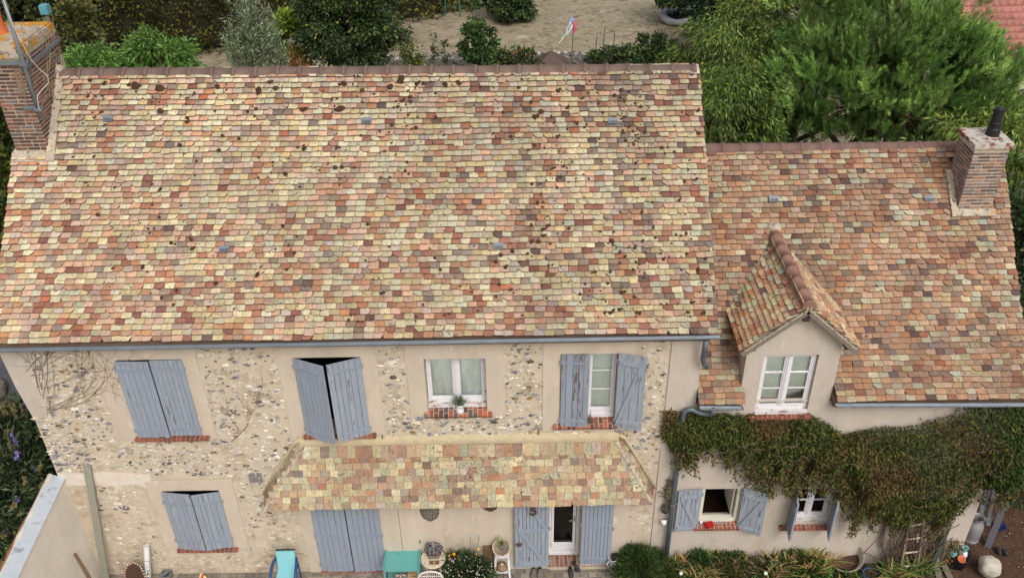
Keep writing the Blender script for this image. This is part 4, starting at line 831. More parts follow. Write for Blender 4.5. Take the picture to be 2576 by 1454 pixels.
M_green = pm('green_metal', C(70, 124, 116), rough=.5, var=.05)
for k in range(7): mb = MB(); x = -2.75+k*.62; mb.tube([(x, 29.9, 0), (x, 29.9, 2.0)], .035 if k % 2 else .02, 6); O('post', mb, M_green, t)
mb = MB()
for z in (.4, .9, 1.4, 1.9): mb.tube([(-2.9, 29.9, z), (1.0, 29.9, z)], .006, 4)
O('fence_wire', mb, M_green, t, kind='stuff')
def bush(name, lab, c, r, n, per, L, W, cols, cat='bush', **kw): return tree(name, lab, cat, (c[0], c[1], 0), c, r, n, per, L, W, cols, r0=.06, **kw)
bush('round_bush', 'dark green round bush at the far edge of the dry lawn', (.1, 29.2, .8), (.9, .7, 1.1), 34, 170, .15, .09, DG, clump=.4)
bush('dark_shrub', 'dark leafy shrub hanging over the grey plastic sheet', (7.3, 28.5, 1.5), (1.3, .9, 1.2), 40, 150, .17, .09, DG, clump=.4)
bush('evergreen_shrub', 'dark evergreen shrub beyond the yellow green peach tree', (8.9, 25, 2.0), (1.9, 1.1, 1.7), 60, 190, .16, .09, [C(44, 66, 40), C(58, 80, 48), C(36, 54, 34)], clump=.45)
bush('ivy_bush', 'spreading dark ivy bush at the right end of the flint wall', (4.75, 19.2, 1.75), (1.05, .8, .75), 60, 170, .1, .075, [C(60, 84, 44), C(78, 98, 52), C(44, 64, 36), C(120, 122, 56)], wts=[.35, .25, .3, .1], clump=.32)
bush('ivy_trail', 'low ivy trail creeping along the top of the flint wall', (3.5, 20.0, 1.6), (.75, .35, .2), 18, 80, .09, .06, DG, clump=.2)
for x, z, lab in ((2.95, 2.15, 'brown seed stalk on the flint wall nearest the flag pole'), (3.2, 2.35, 'tallest brown seed stalk sticking up from the flint wall'), (3.55, 2.2, 'brown seed stalk on the flint wall nearest the ivy bush')): 
    t = E('dry_stalk', (x, 20.3, 1.5), lab, 'weed', 'seed stalks on the flint wall'); mb = MB(); mb.tube([(x, 20.3, 1.45), (x+.05, 20.3, z+.2)], [.03, .012], 5); O('stem', mb, M_bark, t)
t = E('plastic_sheet', (7.3, 28.9, 0), 'crumpled grey plastic sheet round a dark hole by the shrub', 'sheet'); mb = MB(); pts = [(7.3+.75*math.cos(a)*random.uniform(.9, 1.1), 28.9+.75*math.sin(a), .16+random.uniform(-.06, .08)) for a in [2*PI*k/14 for k in range(14)]]; mb.tube(pts+[pts[0]], [random.uniform(.08, .2) for _ in range(15)], 6); O('sheet_folds', mb, pm('plastic', C(170, 172, 174), rough=.4, var=.2, scale=5), t, smooth=True)
mb = MB(); mb.lathe([(.7, .06), (0, .05)], Vector((7.3, 28.9, 0)), 16); O('black_liner', mb, M_dark, t)
# peach tree with drooping yellow green leaves
tree('peach_tree', 'big yellow green peach tree with long drooping leaves beyond the main gable', 'tree', (5.7, 11, 0), (5.55, 10.9, 4.35), (1.75, 1.6, 1.75), 190, 300, .135, .028, [C(92, 114, 46), C(112, 132, 54), C(74, 98, 40), C(132, 144, 68), C(58, 80, 36)], r0=.14, droop=1.15, out=.45, clump=.42)
tree('peach_tree', 'lower yellow green peach branches in the gap beside the wing ridge', 'tree', (4.9, 8.6, 0), (4.6, 8.4, 3.9), (1.25, 1.1, 1.5), 120, 260, .125, .027, [C(98, 120, 46), C(116, 136, 54), C(76, 98, 40), C(60, 80, 36)], r0=.1, droop=1.15, out=.45, clump=.4)
tree('leafy_tree', 'yellow green tree crown rising behind the left side of the pine', 'tree', (8.4, 17, 0), (8.2, 17, 3.6), (2.0, 1.5, 2.0), 80, 200, .19, .05, [C(112, 128, 52), C(130, 142, 60), C(84, 102, 44), C(122, 92, 62)], r0=.12, droop=.9, wts=[.35, .25, .3, .1], clump=.45)
# pine: shoots of needles on the crown surface
def pine(base, lobes, ns, label):
    t = E('pine_tree', base, label, 'tree'); b = Vector(base); tk = MB(); top = Vector((base[0]+.2, base[1], 7.0)); tk.tube([b, b.lerp(top, .45)+Vector((-.15, 0, 0)), top], [.2, .15, .05], 9)
    P = []; A = []; T_ = []; pc = np.array([C(112, 148, 70), C(132, 164, 82), C(92, 126, 60), C(150, 178, 96)])[:, :3]
    for (cx, cy, cz, rx, ry, rz, wgt) in lobes:
        n = int(ns*wgt/9); d = unit(rng.normal(size=(n, 3))); d[:, 2] = np.where(d[:, 2] < -.55, -d[:, 2], d[:, 2]); rr = .7+.34*rng.random((n, 1))
        c0 = np.array([cx, cy, cz])+d*rr*np.array([rx, ry, rz])
        for i in range(n):
            k = rng.integers(7, 14); P.append(c0[i]+rng.normal(0, 1, (k, 3))*np.array([.13, .13, .07])); A.append(unit(d[i]*.7+np.array([0, 0, .9])+rng.normal(0, .28, (k, 3))))
            T_.append(np.repeat((pc[rng.integers(0, 4)]*(1+rng.normal(0, .34)))[None], k, 0))
        tk.tube([b.lerp(top, .25+.5*random.random()), Vector((cx, cy, cz-.25*rz)), Vector((cx, cy, cz+.3*rz))], [.09, .05, .02], 6)
    P = np.concatenate(P); A = np.concatenate(A); n = len(P); m = 50
    tone = np.concatenate([np.clip(np.concatenate(T_)*(1+rng.normal(0, .1, (n, 1))), .004, 1), np.ones((n, 1))], 1)
    sl = .30*(.7+.6*rng.random(n)); q = rng.random((n, m)); pos = P[:, None]+A[:, None]*(q*sl[:, None])[..., None]
    R = rng.normal(size=(n, m, 3)); R -= (R*A[:, None]).sum(-1, keepdims=True)*A[:, None]; R /= np.linalg.norm(R, axis=-1, keepdims=True)
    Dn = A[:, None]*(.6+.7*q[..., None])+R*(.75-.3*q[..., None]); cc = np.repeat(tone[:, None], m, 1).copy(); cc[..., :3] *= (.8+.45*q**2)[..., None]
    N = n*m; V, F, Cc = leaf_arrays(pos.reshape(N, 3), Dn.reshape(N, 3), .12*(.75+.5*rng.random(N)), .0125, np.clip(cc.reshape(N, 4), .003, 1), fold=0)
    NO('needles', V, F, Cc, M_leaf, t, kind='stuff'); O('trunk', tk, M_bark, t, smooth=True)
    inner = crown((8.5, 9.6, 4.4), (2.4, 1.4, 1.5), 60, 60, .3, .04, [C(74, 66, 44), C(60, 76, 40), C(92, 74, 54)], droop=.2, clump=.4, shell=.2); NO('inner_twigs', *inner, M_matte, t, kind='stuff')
pine((8.6, 9.8, 0), [(8.3, 9.2, 5.3, 1.7, 1.5, 1.6, .3), (6.9, 9.3, 4.4, 1.35, 1.2, 1.25, .2), (9.8, 9.4, 4.6, 1.35, 1.3, 1.3, .22), (8.3, 8.7, 4.0, 1.6, 1.0, 1.0, .2), (8.8, 9.6, 6.2, 1.5, 1.3, 1.2, .23), (7.4, 9.8, 6.1, 1.3, 1.2, 1.0, .16), (6.2, 9.0, 3.6, .9, .8, .95, .1), (10.7, 9.2, 4.3, 1.0, 1.2, 1.0, .15), (9.0, 8.8, 4.9, 1.5, 1.0, 1.2, .2), (7.4, 8.8, 5.2, 1.2, 1.0, 1.1, .15)], 2700, 'large round green pine tree with bushy needle tufts behind the wing')
tree('filling_tree', 'leafy green tree standing between the pine and the right edge', 'tree', (12.6, 13, 0), (12.2, 12.4, 2.2), (2.4, 1.6, 1.9), 110, 150, .16, .06, [C(84, 108, 48), C(104, 126, 56), C(66, 90, 42), C(124, 138, 64)], r0=.14, clump=.5)
tree('filling_shrub', 'green shrub filling the gap under the pine behind the small chimney', 'shrub', (9.6, 7.2, 0), (9.6, 7.6, 2.9), (2.2, .9, 1.2), 80, 150, .13, .05, [C(74, 100, 46), C(94, 118, 54), C(58, 82, 40)], r0=.1, clump=.4)
# neighbouring red roof
t = E('neighbour_house', (19.5, 23, 0), 'neighbouring house with red interlocking tile roof beyond the pine', 'house'); mb = MB(); mb.box(14.9, 28, 18.5, 24.5, -.05, 2.3); O('wall', mb, M_plaster2, t)
mb = MB(); rp = C(168, 92, 80); rows = 14
for k in range(rows):
    z0, y0 = 2.0+k*.15, 18.0+k*.215; n = 60
    for j in range(n):
        x = 14.4+j*.235; mb.add([(x, y0, z0+.05), (x+.11, y0-.01, z0+.085), (x+.23, y0, z0+.05), (x+.23, y0+.24, z0+.155), (x, y0+.24, z0+.155), (x, y0, z0), (x+.23, y0, z0)], [(0, 1, 3, 4), (1, 2, 3), (0, 5, 6, 2, 1)], tint((186, 118, 104), .92, 1.06))
O('roof', mb, M_tiles, t, kind='stuff')
# trees at the left edge
tree('side_tree', 'dark yellow green tree beside the left gable under the chimney', 'tree', (-9.4, 5.6, 0), (-9.3, 5.4, 4.2), (1.3, 1.3, 2.6), 90, 230, .14, .07, [C(70, 92, 40), C(92, 110, 48), C(52, 72, 34), C(128, 130, 50)], r0=.14, clump=.42)
tree('far_tree', 'thin brownish green tree behind the big chimney top', 'tree', (-17.6, 22, 0), (-17.4, 22, 3.6), (2.6, 1.4, 2.4), 70, 170, .2, .1, [C(66, 80, 40), C(82, 92, 46), C(52, 64, 34), C(96, 96, 52)], r0=.16, clump=.5, out=.5)
tree('autumn_shrub', 'olive brown shrub at the hedge end beside the big chimney', 'shrub', (-14.4, 20, 0), (-14.4, 20, 2.6), (.7, .6, 1.6), 30, 90, .18, .09, [C(84, 94, 46), C(110, 100, 54), C(66, 78, 40)], r0=.06, clump=.35)
t = E('bird_box', (-11.9, 13, 0), 'small teal blue box on a post beyond the big chimney', 'bird box'); mb = MB(); mb.box(-11.78, -11.58, 12.9, 13.1, 5.5, 5.72); O('box', mb, pm('teal_box', C(96, 158, 168), rough=.5, var=.05), t); mb = MB(); mb.tube([(-11.68, 13.0, 0), (-11.68, 13.0, 5.5)], .05, 6); O('post', mb, M_wood, t)
# right edge behind the wing verge
tree('gable_creeper', 'dark leafy creeper tree hugging the right gable of the wing', 'tree', (8.9, 2.2, 0), (8.75, 2.6, 3.2), (.85, 2.4, 2.7), 130, 190, .1, .06, [C(54, 78, 40), C(70, 92, 46), C(40, 58, 32), C(110, 118, 52)], r0=.1, wts=[.34, .28, .3, .08], clump=.4)
tree('peach_sapling', 'light yellow green sapling leaves behind the small chimney', 'tree', (9.2, 6.4, 0), (9.1, 6.2, 3.9), (1.7, 1.3, 1.9), 90, 130, .16, .035, [C(112, 134, 52), C(136, 150, 64), C(88, 110, 44)], r0=.05, droop=1.0, out=.4, clump=.3)

# ---------------------------------------------------------------- left: garden wall, buddleia, plank, climber stems
t = E('garden_wall', (-7.1, -1.6, 0), 'smooth plaster garden wall with a zinc strip along its top', 'wall')
def pw(x, y, dx=0): return x+.10*(-y)*.5+dx
mb = MB(); V = []
for y in (.0, -3.2):
    for x, z in ((-7.25, -.05), (-6.975, -.05), (-6.975, 2.27), (-7.25, 2.27)): V.append((x+.055*(-y), y, z))
mb.add(V, [(0, 1, 2, 3), (4, 5, 6, 7)]+[(i, i+4, (i+1) % 4+4, (i+1) % 4) for i in range(4)]); O('wall_body', mb, pm('pale_garden_plaster', C(240, 230, 216), var=.06, scale=2, fine=.04, bump=.25, bscale=40, broad=.08), t)
mb = MB(); V = []
for y in (.0, -.5, -1.0, -1.6, -3.2):
    for x, z in ((-7.16, 2.36), (-6.95, 2.285), (-6.95, 2.27), (-7.16, 2.33)): V.append((x+.055*(-y)+random.uniform(-.008, .008), y, z))
mb.add(V, [(4*k+i, 4*k+4+i, 4*k+4+(i+1) % 4, 4*k+(i+1) % 4) for k in range(4) for i in range(4)]+[(0, 1, 2, 3)]); O('zinc_strip', mb, pm('pale_zinc', C(206, 214, 222), rough=.4, var=.1, scale=3, metal=.2, spots=((C(150, 158, 168), 3, .55, .1, 0),)), t)
mb = MB(); mb.tube([(-7.17+.055*(-y)+random.uniform(-.012, .012), y, 2.335) for y in [-.2*k for k in range(17)]], [random.uniform(.02, .045) for _ in range(17)], 6); O('mortar_edge', mb, M_patch, t)
for k in range(9): mb = MB(); y = -.9-k*.26; mb.box(-7.27+.055*(-y), -7.185+.055*(-y), y-.125, y+.125, 2.22, 2.28); O('coping_tile', mb, pm('coping%d' % 0, C(158, 112, 84), var=.2, scale=8, bump=.3) if k == 0 else bpy.data.materials['coping0'], t)
t = E('forked_branch', (-6.7, -.7, 0), 'broken brown branch propped against the garden wall', 'branch'); mb = MB(); mb.tube([(-6.42, -1.0, 0), (-6.72, -.72, .95), (-6.86, -.6, 1.25)], [.035, .03, .024], 7); O('stick', mb, M_brown, t)
mb = MB(); a, b = Vector((-6.52, -.03, 2.59)), Vector((-6.80, -.27, 0)); mb.bar(a, b, .115, .03, up=(0, -1, .1)); O('leaning_plank', mb, pm('grey_plank', C(150, 148, 132), var=.12, scale=4, fine=.1, bump=.3, stretch=(5, 5, 1)), label='long grey green plank leaning against the flint wall', cat='plank')
t = E('buddleia', (-8.0, .6, 0), 'buddleia bush with olive seed spikes and purple blooms outside the garden wall', 'shrub')
O('stems', limbs((-8.0, .6, 0), (-8.0, .6, 1.6), (.7, 1.2, .6), 14, .05), M_bark, t)
a1 = crown((-8.15, .3, 1.45), (.85, 1.7, 1.05), 120, 110, .15, .042, [C(58, 74, 46), C(76, 92, 58), C(46, 60, 40), C(92, 104, 70)], droop=.5, clump=.3); a2 = crown((-8.5, 1.6, 1.5), (.7, .9, .9), 50, 100, .14, .04, [C(58, 74, 46), C(72, 88, 54), C(46, 60, 40)], droop=.5, clump=.3)
NO('foliage', *join([a1, a2]), M_matte, t, kind='stuff')
P = []; D = []; Cs = []
for k in range(120):
    d = unit(rng.normal(size=(1, 3)))[0]; d[2] = abs(d[2])*.8+.1; c = np.array((-8.15, .4, 1.5))+d*np.array((.95, 1.8, 1.15)); ax = unit((d+np.array([0, -.2, .5])+rng.normal(0, .3, 3))[None])[0]; m = 60; q = rng.random(m)
    P.append(c+ax*(q*.26)[:, None]+rng.normal(0, .012, (m, 3))); D.append(rng.normal(0, 1, (m, 3))+ax*.5); Cs.append(pal(m, [C(128, 120, 78), C(110, 104, 66), C(142, 132, 92)], .12) if k > 5 else pal(m, [C(150, 130, 190), C(130, 108, 176)], .1))
P = np.concatenate(P); D = np.concatenate(D); Cs = np.concatenate(Cs); NO('flower_spikes', *leaf_arrays(P, D, .04, .024, Cs), M_matte, t, kind='stuff')
for c, lab in (((-7.72, -.15, 1.98), 'purple buddleia bloom near the zinc strip, largest one'), ((-7.65, .42, 2.05), 'small purple buddleia bloom high by the house corner'), ((-7.78, -.75, 1.95), 'pale purple buddleia bloom lowest by the coping tiles')):
    t2 = t; m = 260; q = rng.random(m); ax = np.array([.4, -.35, .55]); P = np.array(c)+ax*(q*.22-.1)[:, None]+rng.normal(0, .022, (m, 3))*(1.2-q)[:, None]; NO('purple_bloom', *leaf_arrays(P, rng.normal(0, 1, (m, 3)), .03, .022, pal(m, [C(158, 140, 200), C(136, 116, 184)], .1)), M_matte, t, kind='stuff')
t = E('grass_tuft', (-9.0, 3.2, 0), 'tuft of bright tall grass growing beside the left gable', 'grass'); n = 2600; P = np.stack([rng.normal(-9.1, .55, n), rng.normal(3.0, .45, n), 0*rng.random(n)+.0], 1); NO('blades', *leaf_arrays(P, rng.normal(0, .28, (n, 3))+np.array([.1, -.1, 1]), .9*(.6+.6*rng.random(n)), .016, pal(n, [C(104, 132, 54), C(124, 146, 64), C(84, 108, 48)], .15)), M_matte, t, kind='stuff')
t = E('stone_kerb', (-10.6, 3.8, 0), 'grey stone kerb at the edge of the asphalt beside the gable', 'kerb'); mb = MB(); mb.ball((-11.0, 4.6, .1), (.35, .5, .25), 9, 6, jit=.12); O('kerb_stone', mb, pm('kerb', C(120, 112, 100), var=.2, bump=.5), t)
# bare climber stems on the wall
M_twig = pm('twig', C(124, 104, 88), var=.2, scale=20)
t = E('bare_climber', (-6.5, -.02, 3.3), 'bare brown climber stems fanning over the flint wall under the eave', 'climber'); mb = MB()
def twig(x, z, a, L, r, depth):
    pts = []; n = 9
    for k in range(n+1):
        pts.append((x, -.012-r-.006*random.random(), min(z, 4.88))); x += math.cos(a)*L/n; z += math.sin(a)*L/n; a += random.gauss(0, .16)
        if depth and k in (3, 5, 7) and random.random() < .75: twig(x, z, a+random.choice((-1, 1))*random.uniform(.4, .9), L*.55, r*.6, depth-1)
        if x < -7.08 or z > 4.9: break
    if len(pts) > 1: mb.tube(pts, [r*(1-.6*k/len(pts)) for k in range(len(pts))], 4, cap=False)
for k in range(17): twig(-6.95+random.random()*.2, 3.5+.2*random.random()+.4*(k % 3), random.uniform(.1, 1.5), random.uniform(1.0, 1.9), .0042, 2)
for k in range(8): twig(-6.8+random.random()*1.0, 4.88, random.uniform(-2.6, -.9), random.uniform(.6, 1.3), .0035, 1)
O('stems', mb, M_twig, t, kind='stuff')
t = E('climber_sprig', (-4.0, -.02, 3.1), 'thin bare branching stem on the flints between two shuttered windows', 'climber'); mb = MB(); twig(-4.25, 3.0, .7, 1.0, .006, 2); twig(-4.1, 3.2, 1.6, .6, .005, 1); O('stems', mb, M_twig, t, kind='stuff')
# aerial mast on the chimney
t = E('aerial_mast', (-6.53, 1.77, 7.5), 'grey aerial pole strapped to the corner of the big chimney', 'aerial'); mb = MB(); mb.tube([(-6.50, 1.76, 7.46), (-6.49, 1.75, 8.3), (-6.47, 1.74, 9.6)], .026, 10); O('pole', mb, M_zinc, t, smooth=True)
for z in (8.22, 7.58): mb = MB(); mb.box(-7.3 if z > 8 else -6.72, -6.44, 1.80, 1.835, z-.022, z+.022); mb.box(-6.54, -6.44, 1.72, 1.82, z-.02, z+.02); O('bracket', mb, M_zinc, t)
mb = MB(); mb.box(-6.6, -6.57, 1.8, 3.1, 8.09, 8.13); O('strap', mb, M_zinc, t)
t = E('aerial_cable', (-6.5, 1.7, 8), 'white cable hanging loose along the chimney and aerial pole', 'cable'); mb = MB(); mb.tube([(-6.47, 1.71, 9.2), (-6.44, 1.7, 8.75), (-6.40, 1.7, 8.55), (-6.38, 1.75, 8.3), (-6.36, 1.85, 8.12), (-6.30, 1.9, 8.0), (-6.29, 1.85, 7.92), (-6.36, 1.76, 7.86), (-6.43, 1.71, 7.78), (-6.45, 1.70, 7.62), (-6.44, 1.71, 7.56)], .0055, 6); O('wire', mb, pm('dull_white_cable', C(206, 198, 186), var=.1), t, smooth=True)
t = E('chimney_creeper', (-6.57, 2.3, 7.6), 'dry creeper tendrils clinging to the chimney brickwork', 'creeper'); mb = MB()
def vtw(y, z, a, L, r, d):
    pts = []
    for k in range(9):
        pts.append((-6.59+.006*random.random(), max(y, 1.88), z)); y += math.cos(a)*L/8; z += math.sin(a)*L/8; a += random.gauss(0, .3)
        if d and k in (3, 6): vtw(y, z, a+random.uniform(-1, 1), L*.6, r*.7, d-1)
    mb.tube(pts, r, 4, cap=False)
for k in range(16): vtw(random.uniform(1.95, 2.8), random.uniform(7.5, 8.1), random.uniform(-.8, 2), random.uniform(.3, .6), .006, 2)
for k in range(9): mb.tube([(-6.62-random.random()*.1, 1.855, 8.2-random.random()*.3), (-6.66-random.random()*.1, 1.84, 7.9-random.random()*.3)], .007, 4, cap=False)
O('tendrils', mb, pm('dry_tendril', C(150, 132, 104), var=.2), t, kind='stuff')

# ---------------------------------------------------------------- things along the foot of the wall
M_wick = pm('wicker', C(212, 194, 168), var=.2, scale=40, fine=.2, bump=.6, bscale=90); M_wickd = pm('dark_wicker', C(84, 62, 48), var=.25, scale=50, fine=.2, bump=.8, bscale=90)
t = E('wicker_chair', (-6.24, -.3, 0), 'small dark wicker chair with pale braided rim below the leaning plank', 'chair')
arch = [(-6.40, .0), (-6.405, .3), (-6.39, .44), (-6.34, .53), (-6.24, .565), (-6.14, .53), (-6.09, .44), (-6.075, .3), (-6.08, .0)]
ar = [Vector((x, -.22-.10*(abs(x+6.24)/.16)**2, z)) for x, z in arch]; mb = MB(); n = len(ar); mb.add([tuple(p) for p in ar]+[tuple(p+Vector((0, .015, 0))) for p in ar], [tuple(range(n)), tuple(range(n, 2*n))]); mb.box(-6.38, -6.1, -.6, -.24, .22, .26); O('back_panel', mb, M_wickd, t)
fine = []; 
for p, q in zip(ar, ar[1:]): fine += [p.lerp(q, k/5) for k in range(5)]
mb = MB(); mb2 = MB()
for i, (p, q) in enumerate(zip(fine, fine[1:])): (mb if i % 2 else mb2).tube([p, q], .014, 6)
O('braid', mb, pm('braid_pink', C(222, 186, 168), var=.1), t, kind='stuff'); O('braid', mb2, M_wickd, t, kind='stuff')
for x in (-6.37, -6.11): mb = MB(); mb.tube([(x, -.58, 0), (x, -.58, .22)], .014, 6); O('leg', mb, M_wickd, t)
t = E('paper_roll', (-6.05, -.15, 0), 'white rolled tube with dark printed letters leaning beside the wicker chair', 'roll'); A, B_ = Vector((-6.115, -.28, -.02)), Vector((-6.02, -.09, .80)); mb = MB(); mb.tube([A, B_], .048, 16, cap=False); mb.tube([A, B_-Vector((0, 0, .02))], .043, 16); O('tube', mb, pm('white_film', C(228, 228, 226), rough=.35, var=.03), t, smooth=True)
ax = (B_-A).normalized(); nv = Vector((.35, -.85, .3)); nv = (nv-ax*nv.dot(ax)).normalized(); sv = ax.cross(nv)
def rp(a, s, h=.049): 
    th = s/.048; return A+ax*a+(nv*math.cos(th)+sv*math.sin(th))*h
def strip(name, quads, col):
    mb = MB()
    for a0, a1, s0, s1 in quads:
        for k in range(4): b0, b1 = s0+(s1-s0)*k/4, s0+(s1-s0)*(k+1)/4; mb.add([rp(a0, b0), rp(a0, b1), rp(a1, b1), rp(a1, b0)], [(0, 1, 2, 3)])
    O(name, mb, col, t)
MK = pm('print_black', C(44, 46, 50), var=0); MGn = pm('print_green', C(70, 150, 90), var=0)
strip('printed_frame', [(.575, .583, -.03, .04), (.1, .575, .034, .04)], MK); strip('printed_bar', [(.36, .40, -.012, .018), (.08, .40, .024, .029)], MGn)
strip('printed_letter', [(.30, .345, -.012, .014)], MK); strip('printed_letter', [(.20, .212, -.016, .018), (.255, .267, -.016, .018), (.212, .255, .006, .018)], MK); strip('printed_letter', [(.10, .112, -.016, .018), (.155, .167, -.016, .018), (.112, .155, -.004, .01)], MK)
for k in range(6): strip('printed_line', [(.42+k*.02, .428+k*.02, -.022, .012)], pm('print_grey', C(170, 172, 176), var=0) if k == 0 else bpy.data.materials['print_grey'])
t = E('metal_box', (-5.83, -.1, 0), 'small open grey metal box on the paving near the paper roll', 'box'); mb = MB(); mb.box(-5.93, -5.77, -.19, -.035, 0, .012); 
for x0, x1, y0, y1 in ((-5.93, -5.92, -.19, -.035), (-5.78, -5.77, -.19, -.035), (-5.92, -5.78, -.19, -.18), (-5.92, -5.78, -.045, -.035)): mb.box(x0, x1, y0, y1, .012, .14)
O('box_shell', mb, pm('grey_metal', C(140, 138, 132), rough=.6, metal=.3, var=.15, scale=12), t); mb = MB(); mb.bar((-5.93, -.19, .145), (-5.80, -.05, .15), .05, .006); O('lid', mb, M_zinc, t)
t = E('striped_deck_chair', (-5.1, -.45, 0), 'corner of a striped fabric deck chair with a pale wooden frame', 'chair'); mb = MB(); mb.bar((-5.19, -.22, .28), (-5.28, -.6, 0), .03, .03); O('frame', mb, pm('pale_frame', C(214, 186, 140), var=.1), t)
mb = MB(); sc = [C(214, 60, 56), C(232, 196, 90), C(236, 226, 210), C(176, 60, 70), C(230, 170, 90), C(236, 226, 210)]
for k in range(12): mb.add([(-5.17+k*.02, -.24-k*.012, .27-k*.012), (-5.15+k*.02, -.24-k*.012-.012, .27-k*.012-.012), (-5.17+k*.02, -.7, .1-k*.004), (-5.19+k*.02, -.7, .1-k*.004)], [(0, 1, 2, 3)], sc[k % 6])
O('striped_fabric', mb, M_matte, t)
t = E('garden_armchair', (-3.73, -.45, 0), 'turquoise cushioned garden chair with curved navy arms by the double doors', 'chair'); M_tq = pm('turquoise_cloth', C(140, 204, 210), var=.06, scale=6, fine=.05, bump=.2, bscale=80)
mb = MB(); mb.bar((-3.735, -.235, .80), (-3.735, -.30, .44), .30, .04, up=(0, -1, .15)); O('backrest', mb, M_tq, t); mb = MB(); mb.bar((-3.735, -.31, .435), (-3.735, -.8, .40), .30, .045); O('seat', mb, M_tq, t)
mb = MB(); mb.bar((-3.735, -.225, .806), (-3.735, -.21, .80), .31, .02, up=(0, -1, 0)); O('back_frame', mb, M_dark, t)
M_nv = pm('navy_paint', C(50, 74, 122), rough=.35, var=.05)
for s in (-1, 1):
    x = -3.735+s*.185; mb = MB(); mb.tube([(x-s*.02, -.27, .66), (x, -.33, .67), (x+s*.012, -.45, .65), (x+s*.014, -.6, .58), (x+s*.01, -.72, .45), (x, -.78, 0)], [.018, .024, .026, .026, .022, .018], 8); O('arm', mb, M_nv, t, smooth=True)
    mb = MB(); mb.tube([(x-s*.02, -.26, .68), (x-s*.02, -.22, 0)], .015, 6); O('leg', mb, M_nv, t)
M_teal = pm('teal_paint', C(104, 172, 164), rough=.5, var=.05, scale=5, spots=((C(86, 146, 140), 9, .66, .05, 0),))
t = E('teal_potting_bench', (-1.87, -.2, 0), 'teal painted potting bench with a lower slatted shelf against the wall', 'bench'); mb = MB(); mb.box(-2.145, -1.595, -.385, -.01, .485, .5); O('top_board', mb, M_teal, t); mb = MB(); mb.box(-2.14, -1.6, -.402, -.386, .45, .502); O('front_rail', mb, M_teal, t)
for x in (-2.165, -1.594): mb = MB(); mb.box(x, x+.018, -.40, .0-.005, .46, .545); O('side_board', mb, M_teal, t)
for x in (-2.15, -1.60):
    for y in (-.38, -.035): mb = MB(); mb.box(x-.014, x+.014, y-.014, y+.014, 0, .46); O('leg', mb, M_teal, t)
for k in range(12): mb = MB(); x = -2.13+k*.0455; mb.box(x, x+.036, -.42, -.02, .14, .155); O('slat', mb, M_teal, t)
t = E('pebble_tray', (-1.95, -.25, .155), 'grey slate tray of pebbles on the lower bench shelf', 'tray'); mb = MB(); T = Matrix.Translation((-1.93, -.27, .155)) @ Matrix.Rotation(.5, 4, 'Z'); mb.box(-.11, .11, -.07, .07, 0, .02, T); O('tray', mb, pm('slate', C(120, 122, 118), var=.2, scale=15), t)
mb = MB()
for k in range(14): mb.ball(T @ Vector((random.uniform(-.08, .08), random.uniform(-.05, .05), .028)), random.uniform(.01, .018), 6, 4, jit=.1)
O('pebbles', mb, M_wick, t, kind='stuff')
t = E('wooden_box', (-1.7, -.25, .155), 'small wooden box with a dark handle slot on the lower bench shelf', 'box'); mb = MB(); mb.box(-1.80, -1.61, -.30, -.2, .155, .24); O('box_body', mb, pm('box_wood', C(182, 148, 108), var=.15, scale=14, stretch=(1, 1, 4)), t); mb = MB(); mb.box(-1.74, -1.67, -.303, -.299, .205, .218); O('handle_slot', mb, M_dark, t)
t = E('wicker_table', (-1.37, -.18, 0), 'round cream wicker table beside the teal bench', 'table'); mb = MB(); mb.lathe([(0, .5), (.2, .5), (.212, .485), (.2, .46), (0, .455)], Vector((-1.37, -.17, 0)), 28); top = O('table_top', mb, M_wick, t)
mb = MB()
for k in range(7): r = .03+k*.027; mb.tube([(-1.37+r*math.cos(a), -.17+r*math.sin(a), .502) for a in [2*PI*j/24 for j in range(25)]], .007, 5)
for k in range(26): a = 2*PI*k/26; mb.tube([(-1.37+.04*math.cos(a), -.17+.04*math.sin(a), .505), (-1.37+.2*math.cos(a+.25), -.17+.2*math.sin(a+.25), .503)], .005, 4)
O('weave', mb, pm('wicker_light', C(224, 210, 188), var=.2, scale=60, spots=((C(150, 120, 96), 40, .6, .05, 0),)), t, kind='stuff')
for k in range(4): a = PI/4+k*PI/2; mb = MB(); mb.tube([(-1.37+.15*math.cos(a), -.17+.15*math.sin(a), .46), (-1.37+.17*math.cos(a), -.17+.17*math.sin(a), 0)], .014, 7); O('leg', mb, M_wick, t)
t = E('wire_basket', (-1.36, -.13, .51), 'rusty wire basket of zinc oddments on the wicker table', 'basket'); mb = MB()
for z, r in ((.52, .115), (.58, .14), (.64, .15)): mb.tube([(-1.36+r*math.cos(a), -.10+r*.75*math.sin(a), z) for a in [2*PI*j/20 for j in range(21)]], .005, 4)
for k in range(14): a = 2*PI*k/14; mb.tube([(-1.36+.1*math.cos(a), -.10+.075*math.sin(a), .515), (-1.36+.15*math.cos(a), -.1+.112*math.sin(a), .64)], .004, 4)
mb.tube([(-1.51, -.1, .64), (-1.46, -.1, .76), (-1.36, -.1, .80), (-1.26, -.1, .76), (-1.21, -.1, .64)], .006, 5); O('wires', mb, M_rust, t)
